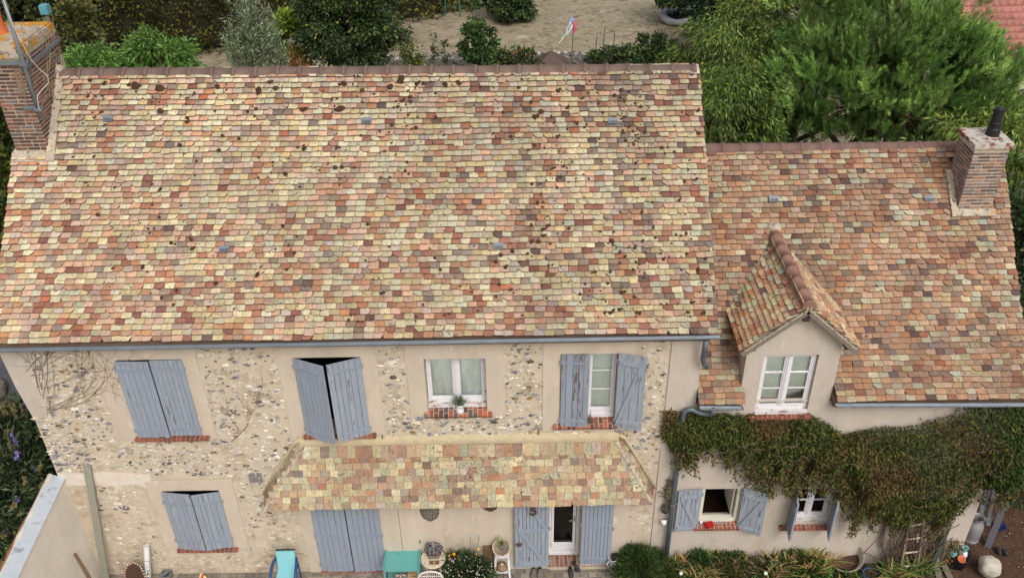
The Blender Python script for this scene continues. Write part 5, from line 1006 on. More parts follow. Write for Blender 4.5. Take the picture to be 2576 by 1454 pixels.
for x, y, s, lab in ((-1.42, -.08, .9, 'bent zinc watering jug in the wire basket'), (-1.29, -.07, .75, 'pointed zinc scoop at the right of the wire basket')):
    t = E('zinc_jug', (x, y, .53), lab, 'jug'); mb = MB(); mb.lathe([(0, 0), (.05*s, 0), (.055*s, .1*s), (.04*s, .16*s), (.06*s, .2*s), (.052*s, .2*s), (.03*s, .16*s)], Vector((x, y, .53)), 12); O('body', mb, M_zinc, t, smooth=True); mb = MB(); mb.add([(x-.05, y, .72), (x+.03, y, .70), (x-.03, y-.02, .80), (x-.05, y+.02, .72)], [(0, 1, 2), (0, 2, 3), (1, 3, 2)]); O('spout', mb, M_zinc, t)
for k, x in enumerate((-1.42, -1.36, -1.305)): t = E('glass_jar', (x, -.15, .53), 'little grey glass jar, %s of three in the wire basket' % ('left', 'middle', 'right')[k], 'jar', 'glass jars in the wire basket'); mb = MB(); mb.lathe([(0, 0), (.025, 0), (.025, .06), (.018, .07), (.018, .08), (0, .08)], Vector((x, -.15, .53)), 10); O('jar', mb, pm('jar_glass', C(130, 128, 124), rough=.2, var=.1, spec=.6), t, smooth=True)
t = E('wood_sign', (-1.35, -.21, .53), 'little grey wooden board with carved lettering on the basket front', 'sign'); mb = MB(); mb.bar((-1.44, -.215, .56), (-1.26, -.215, .57), .012, .05); O('board', mb, M_wood, t)
t = E('photo_frame', (-1.34, -.28, .505), 'pale double frame lying on the front of the wicker table', 'frame'); mb = MB()
for x0, x1, y0, y1 in ((-1.44, -1.25, -.34, -.325), (-1.44, -1.25, -.235, -.22), (-1.44, -1.425, -.325, -.235), (-1.265, -1.25, -.325, -.235), (-1.352, -1.338, -.325, -.235)): mb.box(x0, x1, y0, y1, .508, .522)
O('frame_bars', mb, M_wick, t); mb = MB(); mb.box(-1.425, -1.265, -.325, -.235, .506, .512); O('brown_panel', mb, M_brown, t)
t = E('rattan_armchair', (-1.41, -.45, 0), 'top of a white rattan chair back in front of the wicker table', 'chair'); mb = MB(); pts = [(-1.41+.2*math.cos(a), -.42+.02*math.sin(a), .25+.19*math.sin(a)**.6 if math.sin(a) > 0 else .25) for a in [PI*j/14 for j in range(15)]]; mb.tube([(-1.21, -.42, 0)]+pts+[(-1.61, -.42, 0)], .016, 7); O('rim', mb, pm('white_rattan', C(226, 216, 206), var=.1, scale=30), t, smooth=True)
for k in range(11): mb = MB(); x = -1.58+k*.034; h = .25+.19*max(0, 1-((x+1.41)/.2)**2)**.3; mb.tube([(x, -.42, .0), (x, -.415, h-.01)], .006, 5); O('cane', mb, bpy.data.materials['white_rattan'], t)
for z in (.30, .36): mb = MB(); mb.tube([(-1.59, -.43, z), (-1.23, -.43, z)], .006, 5); O('cane', mb, bpy.data.materials['white_rattan'], t)
# flowers
t = E('daisy_bush', (-.85, -.3, 0), 'bush of tiny pink and white daisies with orange marigolds by the white stand', 'plant'); a1 = crown((-.83, -.26, .25), (.44, .22, .34), 130, 100, .065, .016, [C(56, 78, 42), C(74, 96, 52), C(44, 62, 36)], droop=-.3, clump=.1); NO('foliage', *a1, M_matte, t, kind='stuff')
def flower_disc(mb, c, r, nrm, col, core, n=8):
    q = Vector(nrm).to_track_quat('Z', 'Y'); k = len(mb.v); c = Vector(c)
    for j in range(n): a = 2*PI*j/n; b = 2*PI*(j+.75)/n; mb.add([c, c+q @ Vector((r*math.cos(a), r*math.sin(a), .15*r)), c+q @ Vector((r*math.cos(b), r*math.sin(b), .15*r))], [(0, 1, 2)], col)
    mb.add([c+q @ Vector((r*.35*math.cos(2*PI*j/6), r*.35*math.sin(2*PI*j/6), .12*r)) for j in range(6)], [tuple(range(6))], core)
mb = MB()
for k in range(190):
    a = random.uniform(0, 2*PI); s = random.random()**.5; p = (-.83+.44*s*math.cos(a), -.28+.22*s*math.sin(a), .28+.31*(1-s*s)**.5+random.uniform(-.05, .04)); flower_disc(mb, p, random.uniform(.006, .0105), (random.gauss(0, .4), -.6, .8), C(*random.choice([(238, 226, 230), (226, 190, 204), (240, 236, 236), (214, 160, 182)])), C(214, 190, 90))
O('daisy', mb, M_matte, t, kind='stuff'); st_ = MB()
for x, z, r, c in [(-1.02, .63, .024, (250, 158, 30)), (-1.1, .59, .02, (214, 130, 44)), (-.97, .53, .026, (250, 172, 40)), (-1.1, .45, .03, (252, 164, 26)), (-.73, .55, .02, (232, 140, 40)), (-.62, .74, .02, (240, 190, 60)), (-.66, .62, .014, (206, 134, 50))]:
    m2 = MB(); flower_disc(m2, (x, -.21, z), r, (.1, -.7, .7), C(*c), C(230, 130, 20), 14); flower_disc(m2, (x, -.214, z+.003), r*.7, (0, -.7, .7), C(*c), C(200, 110, 20), 10); O('marigold', m2, M_matte, t); st_.tube([(x+.02, -.2, .3), (x, -.205, z)], .004, 4, cap=False)
for k in range(26): x = random.uniform(-1.05, -.55); z = random.uniform(.6, 1.0); st_.tube([(x*.5-.42, -.2, .35), (x, -.16, z)], .0028, 3, cap=False); st_.ball((x, -.16, z), .006, 5, 3)
O('stems', st_, pm('flower_stem', C(112, 116, 82), var=.15), t, kind='stuff')
# crate, stand, bowl
t = E('wooden_crate', (-.45, -.08, 0), 'old brown wooden crate standing against the wall behind the white stand', 'crate')
for k in range(3): mb = MB(); mb.box(-.535+k*.062, -.478+k*.062, -.09, -.075, .1, .58); O('board', mb, M_brown, t)
for z in (.1, .57): mb = MB(); mb.box(-.55, -.35, -.095, -.02, z, z+.035); O('rail', mb, M_brown, t)
t = E('white_plant_stand', (-.25, -.1, 0), 'white painted wooden plant stand with splayed legs and lower shelf', 'stand'); mb = MB(); mb.box(-.365, -.13, -.165, .0-.02, .525, .545); O('stand_top', mb, M_white, t); mb = MB(); mb.box(-.355, -.14, -.17, -.165, .45, .53); O('apron', mb, M_white, t)
for sx in (-1, 1):
    for y0, y1 in ((-.15, -.24), (-.045, -.02)): mb = MB(); mb.bar((-.247+sx*.095, y0, .525), (-.247+sx*.125, y1, 0), .028, .028); O('leg', mb, M_white, t)
mb = MB(); mb.box(-.37, -.125, -.21, -.03, .13, .148); O('shelf', mb, M_white, t)
t = E('round_basket', (-.25, -.12, .15), 'round brown lidded basket on the lower shelf of the white stand', 'basket'); mb = MB(); mb.lathe([(0, 0), (.085, 0), (.092, .03), (.085, .07), (.03, .09), (0, .09)], Vector((-.25, -.12, .15)), 18); O('basket_body', mb, pm('tan_basket', C(150, 122, 92), var=.2, scale=40), t, smooth=True); mb = MB(); mb.ball((-.25, -.12, .25), (.03, .03, .025), 8, 6); O('knob', mb, M_wick, t)
t = E('wicker_bowl', (-.25, -.11, .545), 'wide grey wicker bowl tipped forward on the white stand', 'bowl'); mb = MB(); T = Matrix.Translation((-.25, -.10, .60)) @ Matrix.Rotation(math.radians(28), 4, 'X'); mb.lathe([(0, 0), (.07, .0), (.115, .06), (.138, .13), (.145, .135), (.13, .13), (.1, .06), (0, .012)], T, 24); O('bowl', mb, pm('grey_wicker', C(166, 150, 128), var=.25, scale=50, fine=.2, bump=.8, bscale=90), t, smooth=True)
mb = MB(); mb.tube([T @ Vector((.142*math.cos(a), .142*math.sin(a), .135)) for a in [2*PI*k/24 for k in range(25)]], .008, 6); O('bowl_rim', mb, M_wick, t)
for dx, dz, r, c, lab in ((.0, .06, .032, (96, 62, 50), 'small brown flower pot inside the wicker bowl'), (.012, .0, .036, (110, 110, 108), 'small grey pot inside the wicker bowl')):
    t = E('flower_pot', (-.25+dx, -.1-dx*4, .64+dz), lab, 'pot'); mb = MB(); mb.lathe([(0, 0), (r*.7, 0), (r, .06), (r*1.1, .065), (r*.85, .06), (0, .05)], Matrix.Translation((-.25+dx, -.12+dz*.6, .63+dz)) @ Matrix.Rotation(.35, 4, 'X'), 12); O('pot', mb, pm('pot_%d' % c[0], C(*c), var=.1), t, smooth=True)
t = E('seedling', (-.3, -.1, .72), 'pale green seedling sprouting from the wicker bowl', 'plant'); n = 46; P = np.array([-.285, -.09, .76])+rng.normal(0, 1, (n, 3))*np.array([.05, .025, .05]); NO('leaves', *leaf_arrays(P, rng.normal(0, .6, (n, 3))+np.array([0, 0, .5]), .05, .018, pal(n, [C(150, 176, 90), C(120, 148, 80)], .12)), M_leaf, t, kind='stuff')
# baskets hanging on the wall under the porch
for x0, x1, zt_, zb_, lab, dense in ((-1.535, -1.22, 1.75, 1.2, 'large half round wire wall basket under the porch, left one', 0), (-.54, -.29, 1.7, 1.4, 'small half round wall basket lined with brown moss under the porch', 1)):
    t = E('wall_basket', ((x0+x1)/2, -.05, zb_), lab, 'basket'); xc_, r = (x0+x1)/2, (x1-x0)/2; mb = MB(); hz_ = zt_-zb_
    def ww(q): return .98 if q > .45 else .98*math.sqrt(max(.02, 1-((.45-q)/.46)**2))
    def bp(q, a, f=1.): return (xc_+r*ww(q)*f*math.cos(a), -.01-r*.55*(.35+.65*q)*ww(q)*f*math.sin(a), zb_+hz_*q)
    for k in range(7): mb.tube([bp(k/6, PI*j/12) for j in range(13)], .005, 4)
    for j in range(11): mb.tube([bp(k/8, PI*j/10) for k in range(9)], .004, 4)
    mb.tube([(xc_+r*math.cos(a), -.008, zb_+r+.0+r*math.sin(a)) for a in [PI+PI*j/14 for j in range(15)]]+[(x1, -.008, zt_), (x0, -.008, zt_)], .008, 5); O('wire_frame', mb, M_rust, t)
    lm = MB(); V = []; 
    for q in [k/6*(.95 if dense else .6) for k in range(7)]: V += [bp(q, PI*j/12, .97) for j in range(13)]
    lm.add(V, [(i*13+j, i*13+j+1, (i+1)*13+j+1, (i+1)*13+j) for i in range(6) for j in range(12)]); O('liner', lm, pm('basket_liner_%d' % dense, C(112, 88, 66) if dense else C(150, 144, 134), var=.3, scale=40, fine=.2, bump=1, bscale=80), t, smooth=True)
# shoes
def shoe(name, lab, p, rot, cols, L=.22, open_=True):
    t = E(name, p, lab, 'shoe', 'shoes left on the paving by the door'); T = Matrix.Translation(p) @ Matrix.Rotation(rot, 4, 'Z')
    out = []; secs = [(0, .026, .0), (.12, .035, .02), (.35, .033, .035), (.6, .04, .045), (.85, .034, .042), (1, .012, .03)]
    mb = MB(); n = 10
    for q, w, h in secs: 
        for k in range(n): a = 2*PI*k/n; hh = (.085-.05*q if q < .6 else .055-.03*(q-.6)/.4); out.append(T @ Vector((w*math.cos(a), -L*q, max(.012, hh/2+hh/2*math.sin(a)))))
    mb.add(out, [(i*n+k, i*n+(k+1) % n, (i+1)*n+(k+1) % n, (i+1)*n+k) for i in range(5) for k in range(n)]+[tuple(range(n)), tuple(5*n+k for k in range(n))]); O('upper', mb, cols[0], t, smooth=True)
    mb = MB(); o2 = [(w*1.08*s, -L*q) for s in (1,) for q, w, h in secs]+[(-w*1.08, -L*q) for q, w, h in secs[::-1]]; m = len(o2); mb.add([T @ Vector((x, y, z)) for z in (0, .016) for x, y in o2], [tuple(range(m)), tuple(range(m, 2*m))]+[(i, (i+1) % m, (i+1) % m+m, i+m) for i in range(m)]); O('sole', mb, cols[1], t)
    mb = MB(); mb.ball(T @ Vector((0, -L*.16, .078)), (.024, .036, .014), 10, 5); O('opening', mb, M_dark, t)
S1, S2, S3 = pm('worn_grey_leather', C(112, 106, 98), var=.25, scale=30), pm('sole_grey', C(150, 144, 134), var=.1), pm('black_rubber', C(56, 54, 54), var=.15, scale=20, rough=.6)
shoe('shoe', 'left one of the worn grey lace shoes beside the door leaf', (.285, -.02, 0), -.12, (S1, S2)); shoe('shoe', 'right one of the worn grey lace shoes beside the door leaf', (.385, -.02, 0), -.1, (S1, S2))
shoe('clog', 'dark slip on clog pointing outward before the brick step', (.89, -.04, .0), .05, (S3, S3), .2); shoe('clog', 'dark slip on clog lying askew against its mate', (.94, .045, .03), .55, (S3, S3), .2)
t = E('white_pot', (1.64, -.1, 0), 'tall white glazed jar with face relief half hidden by the shrub', 'jar'); mb = MB(); T = Matrix.Translation((1.63, -.11, 0)) @ Matrix.Rotation(-.12, 4, 'Y'); mb.lathe([(0, 0), (.07, 0), (.085, .1), (.075, .25), (.07, .34), (.08, .36), (.07, .36), (.06, .3), (.0, .2)], T, 18); O('jar_body', mb, M_white, t, smooth=True); mb = MB(); mb.tube([T @ Vector((-.075, -.02, .3)), T @ Vector((-.12, -.03, .25)), T @ Vector((-.085, -.02, .16))], .012, 6); O('handle', mb, M_white, t); mb = MB(); mb.ball(T @ Vector((.035, -.01, .40)), (.07, .06, .05), 10, 6); O('dark_opening', mb, M_dark, t)
mb = MB()
for a, b in (((-.03, -.083, .2), (.03, -.083, .2)), ((-.02, -.083, .12), (.025, -.083, .12))): mb.tube([T @ Vector(a), T @ Vector(b)], .007, 5)
O('relief', mb, M_wood, t)
# ---------------------------------------------------------------- window sill things
t = E('white_jug', (-.80, .0, 3.51), 'white enamel jug with a tuft of lavender on the brick sill', 'jug'); mb = MB(); mb.lathe([(0, 0), (.062, 0), (.06, .05), (.045, .13), (.05, .155), (.044, .155), (.036, .13), (.0, .1)], Vector((-.80, -.01, 3.505)), 20); O('jug_body', mb, pm('enamel', C(236, 236, 234), rough=.25, var=.02), t, smooth=True); mb = MB(); mb.tube([(-.845, -.01, 3.64), (-.885, -.01, 3.63), (-.88, -.01, 3.57), (-.856, -.01, 3.54)], .008, 6); O('handle', mb, bpy.data.materials['enamel'], t, smooth=True)
n = 150; P = np.array([-.80, -.01, 3.64])+rng.normal(0, 1, (n, 3))*np.array([.02, .02, .01]); NO('lavender', *leaf_arrays(P, rng.normal(0, .42, (n, 3))+np.array([0, 0, .9]), .17*(.6+.6*rng.random(n)), .012, pal(n, [C(110, 128, 98), C(136, 150, 122), C(90, 104, 80)], .15)), M_matte, t, kind='stuff')
t = E('dry_grass_sprig', (1.1, .0, 3.28), 'grey dry grass sprig on the sill behind the peeling shutter', 'plant'); n = 40; P = np.array([1.09, -.02, 3.25])+rng.normal(0, .012, (n, 3)); NO('blades', *leaf_arrays(P, rng.normal(0, .35, (n, 3))+np.array([0, 0, .9]), .22, .008, pal(n, [C(110, 110, 96), C(90, 96, 80)], .15)), M_matte, t, kind='stuff')
t = E('red_tin', (3.10, -.05, 1.0), 'red tin lying on the brick sill of the open window', 'tin'); mb = MB(); T = Matrix.Translation((3.11, -.035, 1.01)) @ Matrix.Rotation(.35, 4, 'Z') @ Matrix.Rotation(.15, 4, 'X'); mb.box(-.062, .062, -.045, .04, .0, .045, T); O('tin_box', mb, pm('red_paint', C(168, 28, 32), rough=.35, var=.06), t); mb = MB(); mb.box(-.064, .064, -.047, .042, .045, .054, T); O('lid', mb, pm('red_lid', C(184, 34, 38), rough=.35, var=.06), t)
t = E('white_cup', (2.985, -.0, 1.02), 'small white cup at the left of the red tin', 'cup'); mb = MB(); mb.lathe([(0, 0), (.016, 0), (.026, .05), (.022, .05), (.012, .01)], Vector((2.99, -.0, 1.02)), 14); O('cup', mb, bpy.data.materials['enamel'], t, smooth=True)
t = E('garden_shears', (3.3, .0, 1.03), 'grey hand tool lying along the sill beside the red tin', 'tool'); mb = MB(); mb.tube([(3.2, .0, 1.035), (3.3, -.012, 1.03), (3.42, .005, 1.035)], .007, 6); mb.tube([(3.2, .012, 1.035), (3.32, -.0, 1.03)], .006, 5); O('blade', mb, M_iron, t)
# things on the band beside the downpipe
t = E('hanging_plant', (2.36, -.06, 1.43), 'trailing plant hung in a dark pot on the wall beside the downpipe', 'plant'); mb = MB(); mb.lathe([(0, 0), (.05, 0), (.068, .09), (.072, .095), (.06, .09), (0, .07)], Vector((2.365, -.08, 1.40)), 14); O('pot', mb, pm('grey_pot', C(92, 90, 88), var=.15), t, smooth=True)
P = []
for k in range(170): q = random.random(); P.append((2.365+random.gauss(0, .035)+.03*math.sin(q*9), -.07+random.gauss(0, .02), 1.5+q*.62))
P = np.array(P); NO('trailing_leaves', *leaf_arrays(P, rng.normal(0, .7, (170, 3))+np.array([0, 0, -.3]), .05, .022, pal(170, [C(96, 96, 60), C(120, 96, 72), C(80, 90, 54)], .2)), M_matte, t, kind='stuff')
mb = MB(); mb.tube([(2.365, -.06, 1.48), (2.35, -.05, 1.8), (2.38, -.05, 2.15)], .006, 5); O('stem', mb, M_twig, t)
t = E('wall_lamp', (2.36, -.06, 1.15), 'round white enamel lamp bowl on the wall beside the downpipe', 'lamp'); mb = MB(); T = Matrix.Translation((2.37, -.06, 1.14)) @ Matrix.Rotation(-.5, 4, 'X'); mb.lathe([(.03, -.04), (.055, .0), (.058, .045), (.05, .05), (.04, .0), (.0, -.01)], T, 18); O('lamp_bowl', mb, bpy.data.materials['enamel'], t, smooth=True); mb = MB(); mb.ball(T @ Vector((0, 0, .02)), (.022, .022, .015), 8, 5); O('bulb', mb, M_wood, t)

# ---------------------------------------------------------------- creeper over the wing wall
up = [(2.22, 3.50), (2.68, 3.46), (3.5, 3.40), (4.37, 3.38), (4.63, 3.22), (4.91, 2.98), (5.3, 3.09), (5.87, 3.16), (6.41, 3.34), (6.58, 3.55), (7.4, 3.60), (8.6, 3.6)]
lo = [(2.22, 2.78), (2.36, 2.70), (2.96, 2.72), (3.39, 2.66), (3.65, 2.55), (4.07, 2.36), (4.68, 2.32), (5.06, 2.2), (5.39, 1.6), (5.84, 1.1), (6.18, 1.0), (6.87, 1.03), (6.96, 1.67), (7.29, 1.84), (7.86, 1.91), (8.6, 2.0)]
def interp(tab, x): return np.interp(x, [a for a, b in tab], [b for a, b in tab])
t = E('wall_creeper', (5.0, -.1, 0), 'mass of green and reddish brown creeper draped across the wing wall', 'creeper')
N = 52000; x = rng.random(N)*(8.45-2.2)+2.2; u = interp(up, x); l = interp(lo, x); rag = .10*np.sin(x*9)+.08*np.sin(x*23+1)+.05*np.sin(x*47)
l = l+rag+.05; q = rng.random(N); z = l+(u-l)*q; hgt = np.clip((u-l)/1.6, .25, 1)
bul = np.clip(np.sin(np.pi*np.clip(q, 0, 1))**.6, 0, 1)*(.12+.34*hgt)*np.clip((x-2.1)/.5, .3, 1); lump = .07*np.sin(x*5+z*3)+.06*np.sin(z*8-x*3)
y = -.03-bul*(.35+.65*rng.random(N))-lump*bul*1.6; y = np.minimum(y, -.02)
edge = np.clip((q < .05)*1., 0, 1); dens = rng.random(N) < np.clip(.35+q*4, 0, 1); P = np.stack([x, y, z-.12*bul], 1)[dens]; n = len(P); x = P[:, 0]; z = P[:, 2]
right = np.clip((x-6.6)/1.0, 0, 1)
nn_ = np.array([mnoise.noise(Vector((a*1.2, 2, b*1.5))) for a, b in zip(x, z)])
A = pal(n, [C(66, 76, 36), C(80, 88, 40), C(50, 62, 32), C(98, 100, 46)], .22); B_ = pal(n, [C(96, 76, 50), C(112, 84, 52), C(80, 68, 44), C(106, 96, 50)], .2); Dg = pal(n, [C(62, 86, 42), C(78, 100, 48), C(50, 70, 36)], .2)
k = np.clip(.34+nn_*1.2+rng.normal(0, .25, n)-.35*right, 0, 1)[:, None] > .55; cc = np.where(k, B_, A); cc = np.where((rng.random(n) < right*.6)[:, None], Dg, cc)
D = np.stack([rng.normal(0, .6, n), -.45+rng.normal(0, .35, n), -.55+rng.normal(0, .5, n)], 1)
NO('foliage', *leaf_arrays(P, D, .062*(.6+.7*rng.random(n))*np.where(rng.random(n) < .12, 1.6, 1), .024, cc), M_matte, t, kind='stuff')
# hanging strands below the edge
Ps = []; Ds = []; sb = MB()
for k in range(130):
    x0 = random.choice([random.uniform(2.25, 5.6), random.uniform(3.3, 5.5), random.uniform(5.3, 8.2)]); z0 = float(interp(lo, x0))+.12; L = random.uniform(.12, .5)*(1.5 if 3.3 < x0 < 5.5 else 1); y0 = -.08-random.random()*.15; dx = random.gauss(0, .12)
    if 5.95 < x0 < 6.95: L *= .6
    pts = [(x0+dx*q+.02*math.sin(q*7), y0-.03*q, z0-L*q) for q in (0, .3, .6, 1)]; sb.tube(pts, .004, 4, cap=False)
    m = int(30*L/.25); q = rng.random(m)[:, None]; Ps.append(np.array(pts[0])+(np.array(pts[-1])-np.array(pts[0]))*q+rng.normal(0, .03, (m, 3))); Ds.append(rng.normal(0, .7, (m, 3))+np.array([0, -.2, -.5]))
for k in range(3): pts = [(6.02+.04*k, -.08, 1.3), (5.93+.02*k, -.06, .95), (5.95+.03*k, -.06, .6), (6.05, -.06, .35), (6.2, -.1, .2)]; sb.tube(pts, .009, 5, cap=False)
Ps = np.concatenate(Ps); Ds = np.concatenate(Ds); n = len(Ps); NO('hanging_leaves', *leaf_arrays(Ps, Ds, .08*(.6+.6*rng.random(n)), .03, pal(n, [C(84, 92, 46), C(104, 96, 54), C(68, 82, 42), C(112, 88, 58)], .2)), M_matte, t, kind='stuff')
for k in range(46): a = Vector((random.uniform(6.0, 7.0), -.05-random.random()*.3, random.uniform(0, .15))); b = Vector((random.uniform(5.9, 7.1), -.05-random.random()*.3, random.uniform(.7, 1.4))); m = a.lerp(b, .5)+Vector((random.gauss(0, .15), 0, random.gauss(0, .08))); sb.tube([a, m, b], [.011, .009, .006], 5, cap=False)
for k in range(60): x0 = random.uniform(2.6, 7.6); z0 = float(interp(lo, x0))+random.uniform(.15, .8)*(float(interp(up, x0))-float(interp(lo, x0))); y0 = -.40-random.random()*.08; a = random.uniform(-1, 3); sb.tube([(x0, y0, z0), (x0+.1*math.cos(a), y0-.02, z0+.1*math.sin(a)), (x0+.2*math.cos(a+.4), y0, z0+.16*math.sin(a+.3))], .005, 4, cap=False)
O('vine_stems', sb, pm('vine_wood', C(104, 84, 68), var=.25, scale=15), t, kind='stuff')
mb = MB()
for k in range(4): mb.tube([(6.9+.04*k, -.1, 0), (6.86+.05*k, -.08-.02*k, .5), (6.98-.03*k, -.1, 1.0), (6.9, -.08, 1.6)], [.05, .04, .035, .03], 7)
O('trunk', mb, M_bark, t, smooth=True)
for k in range(220): pass
bb = MB()
# ---------------------------------------------------------------- planting bed in front of the wing
SH = [C(60, 84, 44), C(76, 100, 50), C(46, 66, 38), C(104, 116, 52)]
def mound(name, lab, c, r, n, per, L, W, cols, **kw):
    t = E(name, (c[0], c[1], 0), lab, 'plant', kw.pop('group', None)); NO('foliage', *crown(c, r, n, per, L, W, cols, clump=kw.pop('clump', .1), droop=kw.pop('droop', -.1), **kw), M_matte, t, kind='stuff'); return t
mound('leafy_groundcover', 'mixed green leaves filling the bed below the right window', (4.65, -.16, .16), (.4, .16, .2), 70, 80, .06, .026, [C(72, 92, 46), C(96, 108, 56), C(58, 76, 40), C(120, 116, 70)])
mound('leafy_groundcover', 'green leaves under the open window at the back of the bed', (3.5, -.08, .18), (.35, .1, .2), 50, 70, .055, .026, [C(78, 96, 48), C(92, 106, 54), C(60, 78, 42)])
t = E('fennel_bush', (2.0, -.2, 0), 'feathery dark green bush at the foot of the downpipe', 'bush'); NO('foliage', *join([crown((2.02, -.2, .28), (.40, .24, .34), 90, 130, .1, .011, SH, droop=-.4, clump=.13, out=1.0), crown((2.42, -.28, .12), (.3, .2, .24), 40, 100, .09, .011, SH+[C(112, 92, 56)], droop=-.3, clump=.12, out=1.0)]), M_matte, t, kind='stuff'); O('stems', limbs((2.02, -.2, -.02), (2.02, -.2, .45), (.2, .12, .2), 8, .02), M_bark, t)
mound('rosemary_mound', 'fine leaved dark green mound under the open window', (3.02, -.17, .22), (.24, .15, .27), 40, 90, .08, .010, [C(60, 88, 50), C(76, 106, 62), C(48, 72, 42)], droop=-.5)
mound('olive_groundcover', 'olive green leafy plants in the middle of the bed', (3.45, -.22, .16), (.45, .2, .2), 90, 80, .055, .026, [C(84, 92, 46), C(100, 104, 56), C(66, 76, 42), C(126, 104, 70)])
mound('grey_groundcover', 'grey green low plants spreading along the bed', (4.05, -.22, .15), (.45, .2, .18), 80, 80, .05, .022, [C(92, 98, 76), C(76, 86, 58), C(110, 106, 88), C(72, 64, 50)])
mound('bright_groundcover', 'bright green leaves at the left end of the bed', (2.72, -.28, .1), (.28, .16, .2), 36, 80, .06, .034, GR)
mound('bright_groundcover', 'bright green clump near the rusty tub', (4.82, -.28, .14), (.32, .18, .2), 60, 80, .055, .03, GR); mound('bright_groundcover', 'bright green patch below the grey plants', (4.35, -.32, .1), (.5, .12, .16), 40, 70, .05, .03, GR)
def strap(name, lab, c, n, L, W, cols, spread=.55, grp=None):
    t = E(name, (c[0], c[1], 0), lab, 'plant', grp); sb_ = []; 
    V = []; F = []; Cc = []; k0 = 0
    L *= 1.4; W *= 1.2; n = int(n*1.4); c = (c[0], c[1]-.05, c[2]+.1)
    for i in range(n):
        a = random.uniform(0, 2*PI); s = random.random()*spread; l = L*random.uniform(.6, 1.15); base = Vector((c[0]+random.gauss(0, .1), c[1]+random.gauss(0, .03), c[2])); dr = Vector((math.cos(a)*s, math.sin(a)*s*.6-.1, 1)).normalized(); sd = Vector((-math.sin(a), math.cos(a), 0)); col = random.choice(cols); j = random.uniform(.8, 1.2); bend = random.uniform(.15, .9)
        for q in range(6):
            f = q/5; p = base+dr*l*f+Vector((math.cos(a)*bend*l*f*f*.5, math.sin(a)*bend*l*f*f*.3, -bend*l*f*f*.55)); w = W*(1-f**2)*.5+.001; V += [p+sd*w, p-sd*w]; Cc += [[v*j for v in col[:3]]+[1]]*2
        F += [(k0+2*q, k0+2*q+1, k0+2*q+3, k0+2*q+2) for q in range(5)]; k0 += 12
    NO('leaves', np.array([tuple(p) for p in V]), np.array(F), np.array(Cc), M_matte, t, kind='stuff')
IG = [C(124, 138, 72), C(98, 118, 66), C(150, 146, 80), C(182, 156, 100)]; ID = [C(178, 146, 96), C(150, 120, 76), C(196, 170, 120), C(134, 136, 72)]
strap('iris_clump', 'drying iris clump arching out by the downpipe foot', (2.72, -.08, .0), 60, .34, .026, ID+IG[:1], 1.0, 'iris clumps in the bed'); strap('iris_clump', 'green iris blades under the open window', (3.3, -.06, .02), 34, .32, .026, IG, .6, 'iris clumps in the bed')
strap('iris_clump', 'tall iris blades left of the rosemary mound', (2.95, -.05, .05), 16, .36, .026, IG, .4, 'iris clumps in the bed'); strap('iris_clump', 'brown dying iris leaves between the two windows', (3.75, -.1, .0), 50, .3, .026, ID, 1.0, 'iris clumps in the bed')
strap('iris_clump', 'iris clump below the half closed shutter', (4.35, -.12, .0), 60, .34, .028, IG+ID[:2], .9, 'iris clumps in the bed'); strap('iris_clump', 'pale iris clump below the right window', (4.85, -.06, .02), 60, .36, .028, ID[:1]+IG, .9, 'iris clumps in the bed')
strap('iris_clump', 'curled brown iris leaves beside the rusty tub', (4.98, -.1, .0), 30, .34, .026, ID, 1.0, 'iris clumps in the bed'); strap('iris_clump', 'green iris blades at the foot of the ladder', (6.55, -.28, .0), 46, .42, .03, [C(112, 132, 68), C(136, 150, 84), C(92, 112, 60)], 1.1, 'iris clumps in the bed'); strap('iris_clump', 'iris blades right of the blue pot', (6.15, -.35, 0), 30, .34, .026, IG, 1.0, 'iris clumps in the bed'); strap('iris_clump', 'sparse iris leaves left of the blue pot', (5.62, -.38, -.12), 16, .22, .026, IG+ID[:2], 1.0, 'iris clumps in the bed')
strap('iris_clump', 'straw coloured iris leaves at the front of the bed below the open window', (3.1, -.3, .02), 34, .3, .026, ID+IG[:1], 1.0, 'iris clumps in the bed'); strap('iris_clump', 'yellowing iris blades in front of the grey plants', (4.2, -.3, .02), 34, .3, .026, IG+ID, 1.0, 'iris clumps in the bed'); strap('iris_clump', 'yellow green iris blades in the bright clump by the tub', (4.8, -.28, .04), 30, .3, .028, IG+ID[:1], 1.0, 'iris clumps in the bed')
mound('dry_groundcover', 'brown green leafy litter between the blue pot and the ladder', (6.1, -.33, .03), (.4, .12, .14), 40, 60, .06, .024, [C(92, 92, 54), C(116, 92, 64), C(74, 84, 46)])
mound('dry_groundcover', 'green weeds sprouting in front of the zinc tub', (5.45, -.36, .0), (.25, .1, .14), 26, 60, .05, .024, [C(74, 98, 46), C(92, 112, 54), C(112, 100, 62)])
for c, lab in (((2.66, -.43, .34), 'white star flower at the left end of the bed'), ((4.02, -.47, .36), 'white star flower in the grey plants')):
    t = E('star_flower', c, lab, 'flower'); mb = MB(); flower_disc(mb, c, .03, (0, -.7, .7), C(240, 240, 240), C(230, 220, 150), 5); O('petals', mb, M_matte, t); mb = MB(); mb.tube([(c[0], c[1]+.02, 0), c], .004, 4); O('stem', mb, M_twig, t)
